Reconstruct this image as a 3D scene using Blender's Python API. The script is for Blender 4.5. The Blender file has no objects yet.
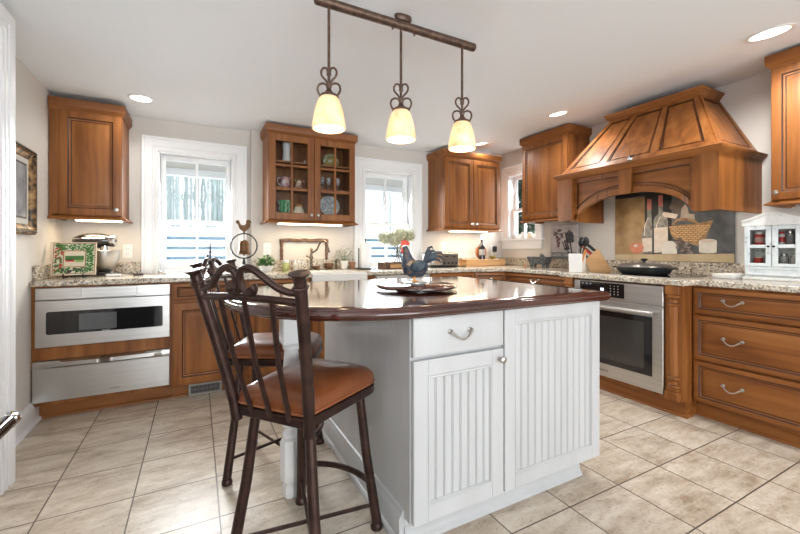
import bpy, math, random
from mathutils import Matrix, Vector, Euler

SC = bpy.context.scene
COL = SC.collection
PI = math.pi
rad = math.radians
RND = random.Random(7)

# ------------------------------------------------------------------ camera, sky, light, exposure
cam_d = bpy.data.cameras.new('camera')
cam = bpy.data.objects.new('camera', cam_d)
COL.objects.link(cam)
cam.location = (0, 0, 1.12)
cam.rotation_euler = (rad(90), 0, rad(-27.8))
cam_d.sensor_width = 36
cam_d.lens = 385 / 800 * 36
cam_d.shift_y = -18 / 800
cam_d.clip_start = .05
SC.camera = cam

SC.view_settings.view_transform = 'Standard'
SC.view_settings.look = 'None'
SC.view_settings.gamma = 1
SC.view_settings.use_curve_mapping = False
SC.view_settings.exposure = 0.45

world = bpy.data.worlds.new('overcast_sky')
SC.world = world
world.use_nodes = True
_bg = world.node_tree.nodes['Background']
_bg.inputs[0].default_value = (.90, .95, 1, 1)
_bg.inputs[1].default_value = 1.5


def area(name, loc, rot, sx, sy, power, col=(1, 1, 1), spread=180):
    d = bpy.data.lights.new(name, 'AREA')
    d.shape = 'RECTANGLE'
    d.size, d.size_y = sx, sy
    d.energy = power
    d.color = col
    d.spread = rad(spread)
    o = bpy.data.objects.new(name, d)
    o.location = loc
    o.rotation_euler = rot
    COL.objects.link(o)
    return o


# fill lights at added, unseen windows, then daylight through the kitchen windows
area('added_front_fill', (1.25, -5.4, 1.10), (rad(138), 0, 0), 3.9, 1.8, 240, (.90, .955, 1))
area('added_side_fill', (-1.03, -.6, 1.4), (rad(150), 0, rad(-90)), 2.0, 1.4, 22, (.97, .985, 1))
area('daylight_left_window', (0, 4.12, 1.45), (rad(-62), 0, 0), .56, 1.0, 26, (.95, .98, 1), 110)
area('daylight_middle_window', (1.9, 4.04, 1.45), (rad(-62), 0, 0), .56, 1.0, 26, (.95, .98, 1), 110)
area('daylight_right_window', (3.76, 3.53, 1.65), (rad(-65), 0, rad(-90)), .44, .8, 14, (.95, .98, 1), 120)

# ------------------------------------------------------------------ materials


def nt(name):
    m = bpy.data.materials.new(name)
    m.use_nodes = True
    t = m.node_tree
    return m, t, t.nodes['Principled BSDF']


def mat(name, col, rough=.5, metal=0., coat=0., spec=None, bump=None, trans=0.):
    m, t, b = nt(name)
    b.inputs['Base Color'].default_value = (*col, 1)
    b.inputs['Roughness'].default_value = rough
    b.inputs['Metallic'].default_value = metal
    b.inputs['Coat Weight'].default_value = coat
    b.inputs['Coat Roughness'].default_value = .08
    if spec is not None:
        b.inputs['Specular IOR Level'].default_value = spec
    if trans:
        b.inputs['Transmission Weight'].default_value = trans
    if bump:
        n = t.nodes.new('ShaderNodeTexNoise')
        n.inputs['Scale'].default_value = bump[0]
        n.inputs['Detail'].default_value = 4
        c = t.nodes.new('ShaderNodeTexCoord')
        t.links.new(c.outputs['Object'], n.inputs['Vector'])
        u = t.nodes.new('ShaderNodeBump')
        u.inputs['Strength'].default_value = bump[1]
        u.inputs['Distance'].default_value = .01
        t.links.new(n.outputs['Fac'], u.inputs['Height'])
        t.links.new(u.outputs['Normal'], b.inputs['Normal'])
    return m


def ramp(t, stops, interp='LINEAR'):
    r = t.nodes.new('ShaderNodeValToRGB')
    r.color_ramp.interpolation = interp
    e = r.color_ramp.elements
    while len(e) < len(stops):
        e.new(.5)
    for x, (p, c) in zip(e, stops):
        x.position = p
        x.color = (*c, 1)
    return r


def noise_mat(name, scale3, stops, rough=.4, nscale=1., detail=6, coat=0., metal=0., distort=0., bump=0., aniso=0.):
    m, t, b = nt(name)
    c = t.nodes.new('ShaderNodeTexCoord')
    mp = t.nodes.new('ShaderNodeMapping')
    mp.inputs['Scale'].default_value = scale3
    t.links.new(c.outputs['Object'], mp.inputs['Vector'])
    n = t.nodes.new('ShaderNodeTexNoise')
    n.inputs['Scale'].default_value = nscale
    n.inputs['Detail'].default_value = detail
    n.inputs['Distortion'].default_value = distort
    t.links.new(mp.outputs[0], n.inputs['Vector'])
    r = ramp(t, stops)
    t.links.new(n.outputs['Fac'], r.inputs[0])
    t.links.new(r.outputs[0], b.inputs['Base Color'])
    b.inputs['Roughness'].default_value = rough
    b.inputs['Coat Weight'].default_value = coat
    b.inputs['Coat Roughness'].default_value = .08
    b.inputs['Metallic'].default_value = metal
    if bump:
        u = t.nodes.new('ShaderNodeBump')
        u.inputs['Strength'].default_value = bump
        u.inputs['Distance'].default_value = .005
        t.links.new(n.outputs['Fac'], u.inputs['Height'])
        t.links.new(u.outputs['Normal'], b.inputs['Normal'])
    return m


def wood(name, dark, mid, light, s=(14, 14, 1.3), rough=.38, coat=.15):
    return noise_mat(name, s, [(.28, dark), (.5, mid), (.74, light)], rough, 1.0, 7, coat, distort=.6)


W = wood('maple_cabinet_wood', (.140, .043, .009), (.240, .084, .019), (.335, .132, .036), rough=.44, coat=.03)
WH = wood('maple_cabinet_wood_horizontal', (.140, .043, .009), (.240, .084, .019), (.335, .132, .036), (1.3, 14, 14), .44, .03)
for _m in (W, WH):
    _m.node_tree.nodes['Principled BSDF'].inputs['Specular IOR Level'].default_value = .32
WG = mat('dark_glaze', (.045, .014, .005), .45)
ISL = wood('mahogany_counter_wood', (.030, .008, .006), (.055, .014, .009), (.085, .024, .015), (1.2, 12, 12), .11, .6)
PALEW = wood('pale_block_wood', (.50, .27, .11), (.62, .36, .16), (.70, .44, .22), (1.5, 20, 20), .5, 0)
OAKW = wood('oak_board_wood', (.36, .17, .06), (.47, .24, .09), (.56, .31, .13), (1.5, 20, 20), .5, 0)
CARVE = noise_mat('carved_old_wood', (30, 30, 30), [(.3, (.045, .02, .01)), (.6, (.16, .075, .035)), (.8, (.26, .14, .07))], .5)
WHITE = mat('white_paint', (.77, .77, .765), .32)
WHITEC = noise_mat('cream_white_cabinet_paint', (9, 9, 1.5), [(.3, (.50, .505, .51)), (.7, (.55, .555, .56))], .34)
WGLZ = mat('grey_glaze_line', (.42, .41, .38), .5)
TRIMW = mat('white_trim_paint', (.80, .81, .82), .3)
WALL = mat('greige_wall_paint', (.625, .59, .55), .85, bump=(90, .03))
CEIL = mat('white_ceiling_paint', (.82, .85, .88), .9, bump=(60, .03))
NICK = mat('brushed_nickel', (.50, .48, .45), .28, 1)
STEEL = noise_mat('brushed_stainless', (1.2, 40, 300), [(.3, (.50, .49, .475)), (.7, (.62, .61, .595))], .30, metal=1)
STEELV = noise_mat('brushed_stainless_side', (300, 40, 1.2), [(.3, (.50, .49, .475)), (.7, (.62, .61, .595))], .30, metal=1)
CHROME = mat('chrome', (.8, .8, .8), .08, 1)
BLACK = mat('black_plastic', (.012, .012, .013), .35)
BGLASS = mat('black_glass', (.008, .008, .009), .05, 0, .3)
IRON = mat('black_wrought_iron', (.018, .016, .016), .5, .3)
CAST = mat('black_cast_iron', (.015, .015, .015), .45)
BRONZE = noise_mat('bronze_stool_metal', (20, 20, 20), [(.35, (.030, .014, .011)), (.65, (.060, .030, .024))], .38, metal=.55)
OILB = noise_mat('oil_rubbed_bronze', (40, 40, 40), [(.35, (.075, .045, .033)), (.65, (.15, .095, .070))], .45, metal=.6)
LEATH = noise_mat('cognac_leather', (9, 9, 9), [(.3, (.135, .036, .011)), (.55, (.195, .058, .019)), (.8, (.26, .088, .032))], .30, coat=.1, bump=.15)
DKLEATH = noise_mat('cognac_leather_piping', (9, 9, 9), [(.3, (.18, .05, .016)), (.7, (.30, .10, .034))], .4)
PORC = mat('white_porcelain', (.82, .82, .80), .15, coat=.4)
CREAM = mat('cream_ceramic', (.72, .64, .48), .3)
PLAST = mat('white_plastic', (.78, .77, .74), .35)
BRASS = noise_mat('aged_brass', (25, 25, 25), [(.3, (.075, .038, .016)), (.7, (.19, .10, .045))], .4, metal=.7)
LEAF = noise_mat('green_leaf', (25, 25, 25), [(.3, (.03, .14, .02)), (.7, (.10, .30, .05))], .45)
SAGE = noise_mat('sage_leaf', (25, 25, 25), [(.3, (.10, .15, .08)), (.7, (.30, .36, .24))], .6)
HYDR = noise_mat('dried_hydrangea', (40, 40, 40), [(.3, (.22, .22, .13)), (.55, (.46, .46, .32)), (.75, (.60, .60, .46))], .8)
RED = mat('red_enamel', (.55, .035, .025), .35)
REDP = mat('red_plastic', (.60, .03, .02), .4)
ORANGE = mat('orange_wood_handle', (.62, .25, .05), .45)
GREEN = mat('green_glaze', (.05, .30, .09), .3)
SLATE = noise_mat('grey_slate', (25, 25, 25), [(.3, (.045, .052, .06)), (.7, (.14, .155, .175))], .6)
BOTTLE = mat('dark_wine_glass', (.012, .010, .010), .06, coat=.4)
SNOW = noise_mat('snow', (1.5, 1.5, 1.5), [(.3, (.82, .86, .92)), (.7, (.90, .93, .96))], .9)
FENCEB = mat('blue_grey_fence_paint', (.14, .24, .32), .7)
BARK = noise_mat('pale_bark', (6, 6, 1), [(.3, (.36, .41, .40)), (.7, (.60, .66, .64))], .9)
CONIF = noise_mat('evergreen', (8, 8, 8), [(.3, (.05, .09, .05)), (.7, (.20, .28, .19))], .9)
SOFFIT = mat('beige_porch_soffit', (.42, .39, .34), .8)


def emit(name, col, s):
    m, t, b = nt(name)
    b.inputs['Base Color'].default_value = (*col, 1)
    b.inputs['Emission Color'].default_value = (*col, 1)
    b.inputs['Emission Strength'].default_value = s
    return m


LED = emit('warm_tube_light', (1, .86, .62), 5)
CANLENS = emit('can_light_lens', (1, .90, .76), 3.2)
BULB = emit('pendant_bulb', (1, .82, .55), 9)
DISP = emit('lit_oven_clock', (.75, .88, 1), 1.6)


def glass_mat():
    m, t, b = nt('window_glass')
    t.nodes.remove(b)
    out = t.nodes['Material Output']
    tr = t.nodes.new('ShaderNodeBsdfTransparent')
    tr.inputs[0].default_value = (.96, .97, .97, 1)
    gl = t.nodes.new('ShaderNodeBsdfGlossy')
    gl.inputs['Roughness'].default_value = .03
    fr = t.nodes.new('ShaderNodeFresnel')
    fr.inputs[0].default_value = 1.16
    mx = t.nodes.new('ShaderNodeMixShader')
    t.links.new(fr.outputs[0], mx.inputs[0])
    t.links.new(tr.outputs[0], mx.inputs[1])
    t.links.new(gl.outputs[0], mx.inputs[2])
    t.links.new(mx.outputs[0], out.inputs[0])
    return m


GLASS = glass_mat()


def shade_mat():
    m, t, b = nt('alabaster_lamp_glass')
    b.inputs['Base Color'].default_value = (.85, .72, .52, 1)
    b.inputs['Roughness'].default_value = .35
    out = t.nodes['Material Output']
    tl = t.nodes.new('ShaderNodeBsdfTranslucent')
    tl.inputs[0].default_value = (.90, .74, .50, 1)
    mx = t.nodes.new('ShaderNodeMixShader')
    mx.inputs[0].default_value = .34
    c = t.nodes.new('ShaderNodeTexCoord')
    n = t.nodes.new('ShaderNodeTexNoise')
    n.inputs['Scale'].default_value = 22
    n.inputs['Detail'].default_value = 4
    t.links.new(c.outputs['Object'], n.inputs['Vector'])
    r = ramp(t, [(.3, (.76, .56, .38)), (.7, (.90, .80, .66))])
    t.links.new(n.outputs['Fac'], r.inputs[0])
    t.links.new(r.outputs[0], tl.inputs[0])
    t.links.new(r.outputs[0], b.inputs['Base Color'])
    t.links.new(r.outputs[0], b.inputs['Emission Color'])
    b.inputs['Emission Strength'].default_value = .05
    t.links.new(b.outputs[0], mx.inputs[1])
    t.links.new(tl.outputs[0], mx.inputs[2])
    t.links.new(mx.outputs[0], out.inputs[0])
    return m


SHADE = shade_mat()


def granite():
    m, t, b = nt('speckled_granite')
    c = t.nodes.new('ShaderNodeTexCoord')
    v = t.nodes.new('ShaderNodeTexVoronoi')
    v.inputs['Scale'].default_value = 95
    v.inputs['Randomness'].default_value = 1
    t.links.new(c.outputs['Object'], v.inputs['Vector'])
    sp = t.nodes.new('ShaderNodeSeparateColor')
    t.links.new(v.outputs['Color'], sp.inputs[0])
    r1 = ramp(t, [(0, (.05, .04, .035)), (.13, (.17, .11, .075)), (.25, (.36, .28, .20)), (.42, (.55, .48, .38)), (.66, (.70, .64, .53)), (.86, (.36, .35, .32))], 'CONSTANT')
    t.links.new(sp.outputs[0], r1.inputs[0])
    n = t.nodes.new('ShaderNodeTexNoise')
    n.inputs['Scale'].default_value = 28
    n.inputs['Detail'].default_value = 5
    t.links.new(c.outputs['Object'], n.inputs['Vector'])
    r2 = ramp(t, [(.36, (.30, .24, .18)), (.5, (.62, .56, .46)), (.66, (.74, .69, .60))])
    t.links.new(n.outputs['Fac'], r2.inputs[0])
    mx = t.nodes.new('ShaderNodeMix')
    mx.data_type = 'RGBA'
    mx.inputs[0].default_value = .30
    t.links.new(r1.outputs[0], mx.inputs[6])
    t.links.new(r2.outputs[0], mx.inputs[7])
    t.links.new(mx.outputs[2], b.inputs['Base Color'])
    b.inputs['Roughness'].default_value = .16
    return m


GRAN = granite()


def floor_tiles():
    m, t, b = nt('travertine_look_floor_tiles')
    c = t.nodes.new('ShaderNodeTexCoord')
    mp = t.nodes.new('ShaderNodeMapping')
    mp.inputs['Location'].default_value = (.59, -1.134, 0)
    t.links.new(c.outputs['Object'], mp.inputs['Vector'])
    br = t.nodes.new('ShaderNodeTexBrick')
    br.offset = 0
    br.inputs['Scale'].default_value = 1
    br.inputs['Brick Width'].default_value = .337
    br.inputs['Row Height'].default_value = .321
    br.inputs['Mortar Size'].default_value = .0032
    br.inputs['Mortar Smooth'].default_value = .1
    br.inputs['Color1'].default_value = (.0, .0, .0, 1)
    br.inputs['Color2'].default_value = (1, 1, 1, 1)
    t.links.new(mp.outputs[0], br.inputs['Vector'])
    n = t.nodes.new('ShaderNodeTexNoise')
    n.inputs['Scale'].default_value = 4.5
    n.inputs['Detail'].default_value = 12
    n.inputs['Roughness'].default_value = .70
    n.inputs['Distortion'].default_value = .25
    # every tile shows another piece of the stone
    vm = t.nodes.new('ShaderNodeVectorMath')
    vm.operation = 'MULTIPLY_ADD'
    vm.inputs[1].default_value = (3, 7, 5)
    t.links.new(br.outputs['Color'], vm.inputs[0])
    st = t.nodes.new('ShaderNodeMapping')
    st.inputs['Scale'].default_value = (1.0, 2.6, 1)
    t.links.new(c.outputs['Object'], st.inputs['Vector'])
    t.links.new(st.outputs[0], vm.inputs[2])
    t.links.new(vm.outputs[0], n.inputs['Vector'])
    r = ramp(t, [(.32, (.33, .25, .18)), (.45, (.49, .405, .315)), (.56, (.60, .52, .425)), (.70, (.69, .625, .535))])
    t.links.new(n.outputs['Fac'], r.inputs[0])
    n2 = t.nodes.new('ShaderNodeTexNoise')
    n2.inputs['Scale'].default_value = 70
    n2.inputs['Detail'].default_value = 3
    t.links.new(c.outputs['Object'], n2.inputs['Vector'])
    r2 = ramp(t, [(.30, (.62, .55, .48)), (.42, (1, 1, 1))])
    t.links.new(n2.outputs['Fac'], r2.inputs[0])
    mm = t.nodes.new('ShaderNodeMix')
    mm.data_type = 'RGBA'
    mm.blend_type = 'MULTIPLY'
    mm.inputs[0].default_value = .7
    t.links.new(r.outputs[0], mm.inputs[6])
    t.links.new(r2.outputs[0], mm.inputs[7])
    mx = t.nodes.new('ShaderNodeMix')
    mx.data_type = 'RGBA'
    t.links.new(br.outputs['Fac'], mx.inputs[0])
    t.links.new(mm.outputs[2], mx.inputs[6])
    mx.inputs[7].default_value = (.105, .078, .055, 1)
    t.links.new(mx.outputs[2], b.inputs['Base Color'])
    b.inputs['Roughness'].default_value = .36
    bu = t.nodes.new('ShaderNodeBump')
    bu.invert = True
    bu.inputs['Strength'].default_value = .4
    bu.inputs['Distance'].default_value = .003
    t.links.new(br.outputs['Fac'], bu.inputs['Height'])
    t.links.new(bu.outputs['Normal'], b.inputs['Normal'])
    return m


FLOOR = floor_tiles()

# ------------------------------------------------------------------ mesh builder


class MB:
    def __init__(s):
        s.v, s.f, s.m = [], [], []

    def add(s, vs, fs, m=0):
        b = len(s.v)
        s.v += [tuple(p) for p in vs]
        for i, q in enumerate(fs):
            s.f.append([b + k for k in q])
            s.m.append(m[i] if isinstance(m, list) else m)
        return b

    def tr(s, start, M):
        for i in range(start, len(s.v)):
            s.v[i] = tuple(M @ Vector(s.v[i]))

    def box(s, x0, x1, y0, y1, z0, z1, m=0, c=0.):
        if x0 > x1: x0, x1 = x1, x0
        if y0 > y1: y0, y1 = y1, y0
        if z0 > z1: z0, z1 = z1, z0
        if c <= 0:
            vs = [(x, y, z) for z in (z0, z1) for y in (y0, y1) for x in (x0, x1)]
            s.add(vs, [(0, 2, 3, 1), (4, 5, 7, 6), (0, 1, 5, 4), (2, 6, 7, 3), (0, 4, 6, 2), (1, 3, 7, 5)], m)
            return
        c = min(c, (x1 - x0) / 2.01, (y1 - y0) / 2.01, (z1 - z0) / 2.01)

        def loop(z, k):
            a, b_, d, e = x0 + k, x1 - k, y0 + k, y1 - k
            if k > 0:
                a, b_, d, e = x0 + c, x1 - c, y0 + c, y1 - c
                return [(a, d, z), (a, d, z), (b_, d, z), (b_, d, z), (b_, e, z), (b_, e, z), (a, e, z), (a, e, z)]
            return [(x0, y0 + c, z), (x0 + c, y0, z), (x1 - c, y0, z), (x1, y0 + c, z), (x1, y1 - c, z), (x1 - c, y1, z), (x0 + c, y1, z), (x0, y1 - c, z)]
        vs = loop(z0 + c, 0) + loop(z1 - c, 0)
        cap = [(x0 + c, y0 + c), (x1 - c, y0 + c), (x1 - c, y1 - c), (x0 + c, y1 - c)]
        vs += [(x, y, z0) for x, y in cap] + [(x, y, z1) for x, y in cap]
        fs = [(i, (i + 1) % 8, 8 + (i + 1) % 8, 8 + i) for i in range(8)]
        cm = [0, 0, 1, 1, 2, 2, 3, 3]
        for off, base in ((0, 16), (8, 20)):
            for i in range(8):
                j = (i + 1) % 8
                q = [off + i, off + j, base + cm[j], base + cm[i]]
                if cm[i] == cm[j]:
                    q = q[:3]
                if off == 0:
                    q = q[::-1]
                fs.append(tuple(q))
        fs += [(19, 18, 17, 16), (20, 21, 22, 23)]
        s.add(vs, fs, m)

    def prism(s, pts, z0, z1, m=0, plane='xy'):
        n = len(pts)
        def P(p, z):
            return (p[0], p[1], z) if plane == 'xy' else ((p[0], z, p[1]) if plane == 'xz' else (z, p[0], p[1]))
        vs = [P(p, z0) for p in pts] + [P(p, z1) for p in pts]
        fs = [(i, (i + 1) % n, n + (i + 1) % n, n + i) for i in range(n)] + [tuple(range(n))[::-1], tuple(range(n, 2 * n))]
        s.add(vs, fs, m)

    def lathe(s, prof, c=(0, 0, 0), seg=24, m=0, M=None, caps=True):
        n = len(prof)
        st = len(s.v)
        vs = []
        for r, z in prof:
            for k in range(seg):
                a = 2 * PI * k / seg
                vs.append((r * math.cos(a), r * math.sin(a), z))
        fs = []
        for i in range(n - 1):
            for k in range(seg):
                k2 = (k + 1) % seg
                fs.append((i * seg + k, i * seg + k2, (i + 1) * seg + k2, (i + 1) * seg + k))
        if caps:
            fs.append(tuple(range(seg))[::-1])
            fs.append(tuple(range((n - 1) * seg, n * seg)))
        s.add(vs, fs, m)
        if M is not None:
            s.tr(st, M)
        s.tr(st, Matrix.Translation(c))

    def tube(s, path, r, seg=10, m=0, closed=False, sq=1.):
        P = [Vector(p) for p in path]
        n = len(P)
        R = r if isinstance(r, (list, tuple)) else [r] * n
        T = []
        for i in range(n):
            a = P[(i - 1) % n] if (closed or i > 0) else P[i]
            b = P[(i + 1) % n] if (closed or i < n - 1) else P[i]
            T.append((b - a).normalized())
        up = Vector((0, 0, 1)) if abs(T[0].z) < .9 else Vector((1, 0, 0))
        N = (up - T[0] * up.dot(T[0])).normalized()
        vs = []
        for i in range(n):
            N = N - T[i] * N.dot(T[i])
            if N.length < 1e-6:
                N = T[i].orthogonal()
            N.normalize()
            B = T[i].cross(N)
            for k in range(seg):
                a = 2 * PI * (k + .5) / seg
                vs.append(P[i] + N * (R[i] * math.cos(a)) + B * (R[i] * sq * math.sin(a)))
        fs = []
        for i in range(n if closed else n - 1):
            j = (i + 1) % n
            for k in range(seg):
                k2 = (k + 1) % seg
                fs.append((i * seg + k, i * seg + k2, j * seg + k2, j * seg + k))
        if not closed:
            fs += [tuple(range(seg))[::-1], tuple(range((n - 1) * seg, n * seg))]
        s.add(vs, fs, m)

    def ball(s, c, r, m=0, seg=16, rings=9, M=None):
        rx, ry, rz = r if isinstance(r, (tuple, list)) else (r, r, r)
        st = len(s.v)
        vs = [(0, 0, -rz)]
        for i in range(1, rings):
            ph = -PI / 2 + PI * i / rings
            for k in range(seg):
                a = 2 * PI * k / seg
                vs.append((rx * math.cos(ph) * math.cos(a), ry * math.cos(ph) * math.sin(a), rz * math.sin(ph)))
        vs.append((0, 0, rz))
        fs = []
        for k in range(seg):
            k2 = (k + 1) % seg
            fs.append((0, 1 + k2, 1 + k))
            for i in range(rings - 2):
                fs.append((1 + i * seg + k, 1 + i * seg + k2, 1 + (i + 1) * seg + k2, 1 + (i + 1) * seg + k))
            o = 1 + (rings - 2) * seg
            fs.append((o + k, o + k2, len(vs) - 1))
        s.add(vs, fs, m)
        if M is not None:
            s.tr(st, M)
        s.tr(st, Matrix.Translation(c))

    def panel(s, x0, x1, z0, z1, prof):
        """rectangular rings facing -y: prof = [(inset, y, material)]"""
        vs, fs, ms = [], [], []
        for p in prof:
            i, y = p[0], p[1]
            vs += [(x0 + i, y, z0 + i), (x1 - i, y, z0 + i), (x1 - i, y, z1 - i), (x0 + i, y, z1 - i)]
        for k in range(len(prof) - 1):
            mm = prof[k + 1][2] if len(prof[k + 1]) > 2 else 0
            for q in range(4):
                q2 = (q + 1) % 4
                fs.append((4 * k + q, 4 * k + q2, 4 * k + 4 + q2, 4 * k + 4 + q))
                ms.append(mm)
        e = 4 * (len(prof) - 1)
        fs += [(e, e + 1, e + 2, e + 3), (3, 2, 1, 0)]
        ms += [0, 0]
        s.add(vs, fs, ms)

    def sweep(s, path, prof, closed=False, m=0, plane='xy', caps=True, sgn=1, y0=0.):
        """prof (out, h) swept along a flat path with mitres; out is to the right of travel (sgn flips)"""
        n = len(path)
        P = [Vector((p[0], p[1])) for p in path]
        vs = []
        for i in range(n):
            d0 = (P[i] - P[i - 1]).normalized() if (closed or i > 0) else None
            d1 = (P[(i + 1) % n] - P[i]).normalized() if (closed or i < n - 1) else None
            if d0 is None: d0 = d1
            if d1 is None: d1 = d0
            n0 = Vector((d0.y, -d0.x)) * sgn
            n1 = Vector((d1.y, -d1.x)) * sgn
            b = (n0 + n1)
            b = b / max(.2, b.dot(n0)) if b.length > 1e-6 else n0
            for o, h in prof:
                q = P[i] + b * o
                vs.append((q.x, q.y, h) if plane == 'xy' else (q.x, y0 - h, q.y))
        k = len(prof)
        fs = []
        for i in range(n if closed else n - 1):
            j = (i + 1) % n
            for a in range(k):
                b = (a + 1) % k
                if closed and not caps and a == k - 1:
                    continue
                fs.append((i * k + a, j * k + a, j * k + b, i * k + b))
        if not closed:
            fs += [tuple(range(k)), tuple(range((n - 1) * k, n * k))[::-1]]
        s.add(vs, fs, m)

    def obj(s, name, mats, parent=None, loc=None, rot=None, label=None, smooth=35, bevel=0):
        me = bpy.data.meshes.new(name)
        me.from_pydata(s.v, [], s.f)
        if not isinstance(mats, (list, tuple)):
            mats = [mats]
        for q in mats:
            me.materials.append(q)
        me.polygons.foreach_set('material_index', s.m)
        import bmesh
        bm = bmesh.new()
        bm.from_mesh(me)
        bmesh.ops.remove_doubles(bm, verts=bm.verts, dist=1e-6)
        bmesh.ops.recalc_face_normals(bm, faces=bm.faces)
        bm.to_mesh(me)
        bm.free()
        me.polygons.foreach_set('use_smooth', [True] * len(me.polygons))
        me.set_sharp_from_angle(angle=rad(smooth))
        o = bpy.data.objects.new(name, me)
        COL.objects.link(o)
        if parent:
            o.parent = parent
        if loc: o.location = loc
        if rot: o.rotation_euler = rot
        if label: o['label'] = label
        if bevel:
            bv = o.modifiers.new('bevel', 'BEVEL')
            bv.width = bevel
            bv.segments = 2
            bv.limit_method = 'ANGLE'
        return o


def tag(o, label, cat, group=None, kind=None):
    o['label'] = label
    o['category'] = cat
    if group: o['group'] = group
    if kind: o['kind'] = kind
    return o


def thing(name, label, cat, loc=(0, 0, 0), rz=0., group=None):
    o = bpy.data.objects.new(name, None)
    o.empty_display_size = .05
    COL.objects.link(o)
    o.location = loc
    o.rotation_euler = (0, 0, rz)
    return tag(o, label, cat, group)


def struct(o, label=None):
    o['kind'] = 'structure'
    if label: o['label'] = label
    return o


def copy_tree(o, parent=None):
    c = o.copy()
    COL.objects.link(c)
    if parent: c.parent = parent
    for ch in list(o.children):
        copy_tree(ch, c)
    return c


def text_part(name, txt, size, mat_, parent, loc, rot, label=None, ext=.0006):
    cu = bpy.data.curves.new(name, 'FONT')
    cu.body = txt
    cu.size = size
    cu.extrude = ext
    cu.align_x = 'CENTER'
    cu.align_y = 'CENTER'
    t = bpy.data.objects.new('tmp', cu)
    COL.objects.link(t)
    dg = bpy.context.evaluated_depsgraph_get()
    me = bpy.data.meshes.new_from_object(t.evaluated_get(dg))
    me.name = name
    bpy.data.objects.remove(t)
    me.materials.clear()
    me.materials.append(mat_)
    o = bpy.data.objects.new(name, me)
    COL.objects.link(o)
    o.parent = parent
    o.location = loc
    o.rotation_euler = rot
    if label: o['label'] = label
    return o


RX = Matrix.Rotation(rad(90), 4, 'X')     # z axis -> -y (towards the room)
R90 = -PI / 2

# ------------------------------------------------------------------ room shell
CZ = 2.25      # ceiling; it rises to 2.37 over the range wall
YB, YB2 = 3.95, 3.87
XL, XR = -.94, 3.57
YF, XF = -5.5, -1.1

b = MB()
b.box(-1.4, 3.8, -5.7, 4.2, -.08, 0)
struct(b.obj('floor', FLOOR), 'beige stone look tile floor')

b = MB()
b.prism([(-1.4, CZ), (2.3, CZ), (3.1, 2.37), (3.8, 2.37), (3.8, 2.5), (-1.4, 2.5)], -5.7, 4.2, 0, 'xz')
struct(b.obj('ceiling', CEIL), 'white painted ceiling')


def wall_with_hole(u0, u1, y0, y1, hu0, hu1, hz0, hz1, ztop=2.42):
    b = MB()
    b.box(u0, hu0, y0, y1, 0, ztop)
    b.box(hu1, u1, y0, y1, 0, ztop)
    b.box(hu0, hu1, y0, y1, 0, hz0)
    b.box(hu0, hu1, y0, y1, hz1, ztop)
    return b


W1 = (-.30, .30, .914, 1.975)
W2 = (1.60, 2.20, .914, 1.985)
b = wall_with_hole(-1.2, .455, YB, YB + .17, W1[0], W1[1], W1[2], W1[3])
b2 = wall_with_hole(.455, 3.8, YB2, YB2 + .25, W2[0], W2[1], W2[2], W2[3])
struct(b.obj('wall_back_left', WALL), 'greige back wall around the left window')
struct(b2.obj('wall_back_right', WALL), 'greige back wall around the middle window')
# right wall: local x runs along -y
b = wall_with_hole(-4.0, 5.7, 0, .17, -3.76, -3.30, 1.24, 2.07)
struct(b.obj('wall_right', WALL, loc=(XR, 0, 0), rot=(0, 0, R90)), 'greige wall behind the range')
b = MB()
b.box(-1.2, XL, 2.53, YB, 0, 2.42)
struct(b.obj('wall_left', WALL), 'greige left wall')
b = MB()
b.box(-1.2, XF, -1.65, -5.7, 0, 2.42)
b.box(-1.2, XF, .45, 2.53, 0, 2.42)
b.box(-1.2, XF, -1.65, .45, 0, .65)
b.box(-1.2, XF, -1.65, .45, 2.12, 2.42)
struct(b.obj('wall_near_left', WALL), 'greige wall left of the camera')
b = wall_with_hole(-1.2, 3.8, YF - .15, YF, -.75, 3.25, .4, 2.2)
struct(b.obj('wall_front', WALL), 'wall behind the camera')

# door and fluted casing in the jutting piece of left wall at the left edge of the picture
b = MB()
XJ = -.800
b.box(XF + .0002, XJ, 1.35, 1.62, 0, 2.42)
b.box(XF + .0002, XJ, 2.395, 2.53, 0, 2.42)
b.box(XF + .0002, XJ, 1.62, 2.395, 2.105, 2.42)
struct(b.obj('wall_left_jut', WALL), 'piece of greige wall with a white door at the left edge')
b = MB()
b.sweep([(-.3875, 0), (-.3875, 2.105), (.3875, 2.105), (.3875, 0)], [(0, -.05), (0, .012), (.004, .016), (.020, .016), (.024, .009), (.034, .009), (.038, .017), (.058, .017), (.062, .010), (.072, .010), (.076, .018), (.095, .024), (.118, .024), (.122, .018), (.122, 0), (.02, -.05)], plane='xz', sgn=-1)
struct(b.obj('trim_1', TRIMW, loc=(XJ, 2.0075, 0), rot=(0, 0, PI / 2)), 'white fluted door casing at the left edge of the picture')
b = MB()
b.panel(-.385, .385, .006, 2.100, [(0, .075), (0, .040), (.11, .040), (.118, .048), (.15, .048), (.17, .042), (.17, .042)])
struct(b.obj('door_1', TRIMW, loc=(XJ, 2.0075, 0), rot=(0, 0, PI / 2)), 'white panelled door at the left edge')

b = MB()
BBP = [(0, 0), (.018, 0), (.018, .105), (.014, .118), (.009, .125), (.006, .14), (0, .142)]
b.sweep([(XL, 2.53), (XL, 3.36)], BBP)
b.sweep([(XL + .018, 2.53), (XL + .018, 3.36)], [(0, 0), (.016, 0), (.014, .010), (.006, .018), (0, .02)])
struct(b.obj('baseboard_left', TRIMW), 'white baseboard on the left wall')


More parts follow.
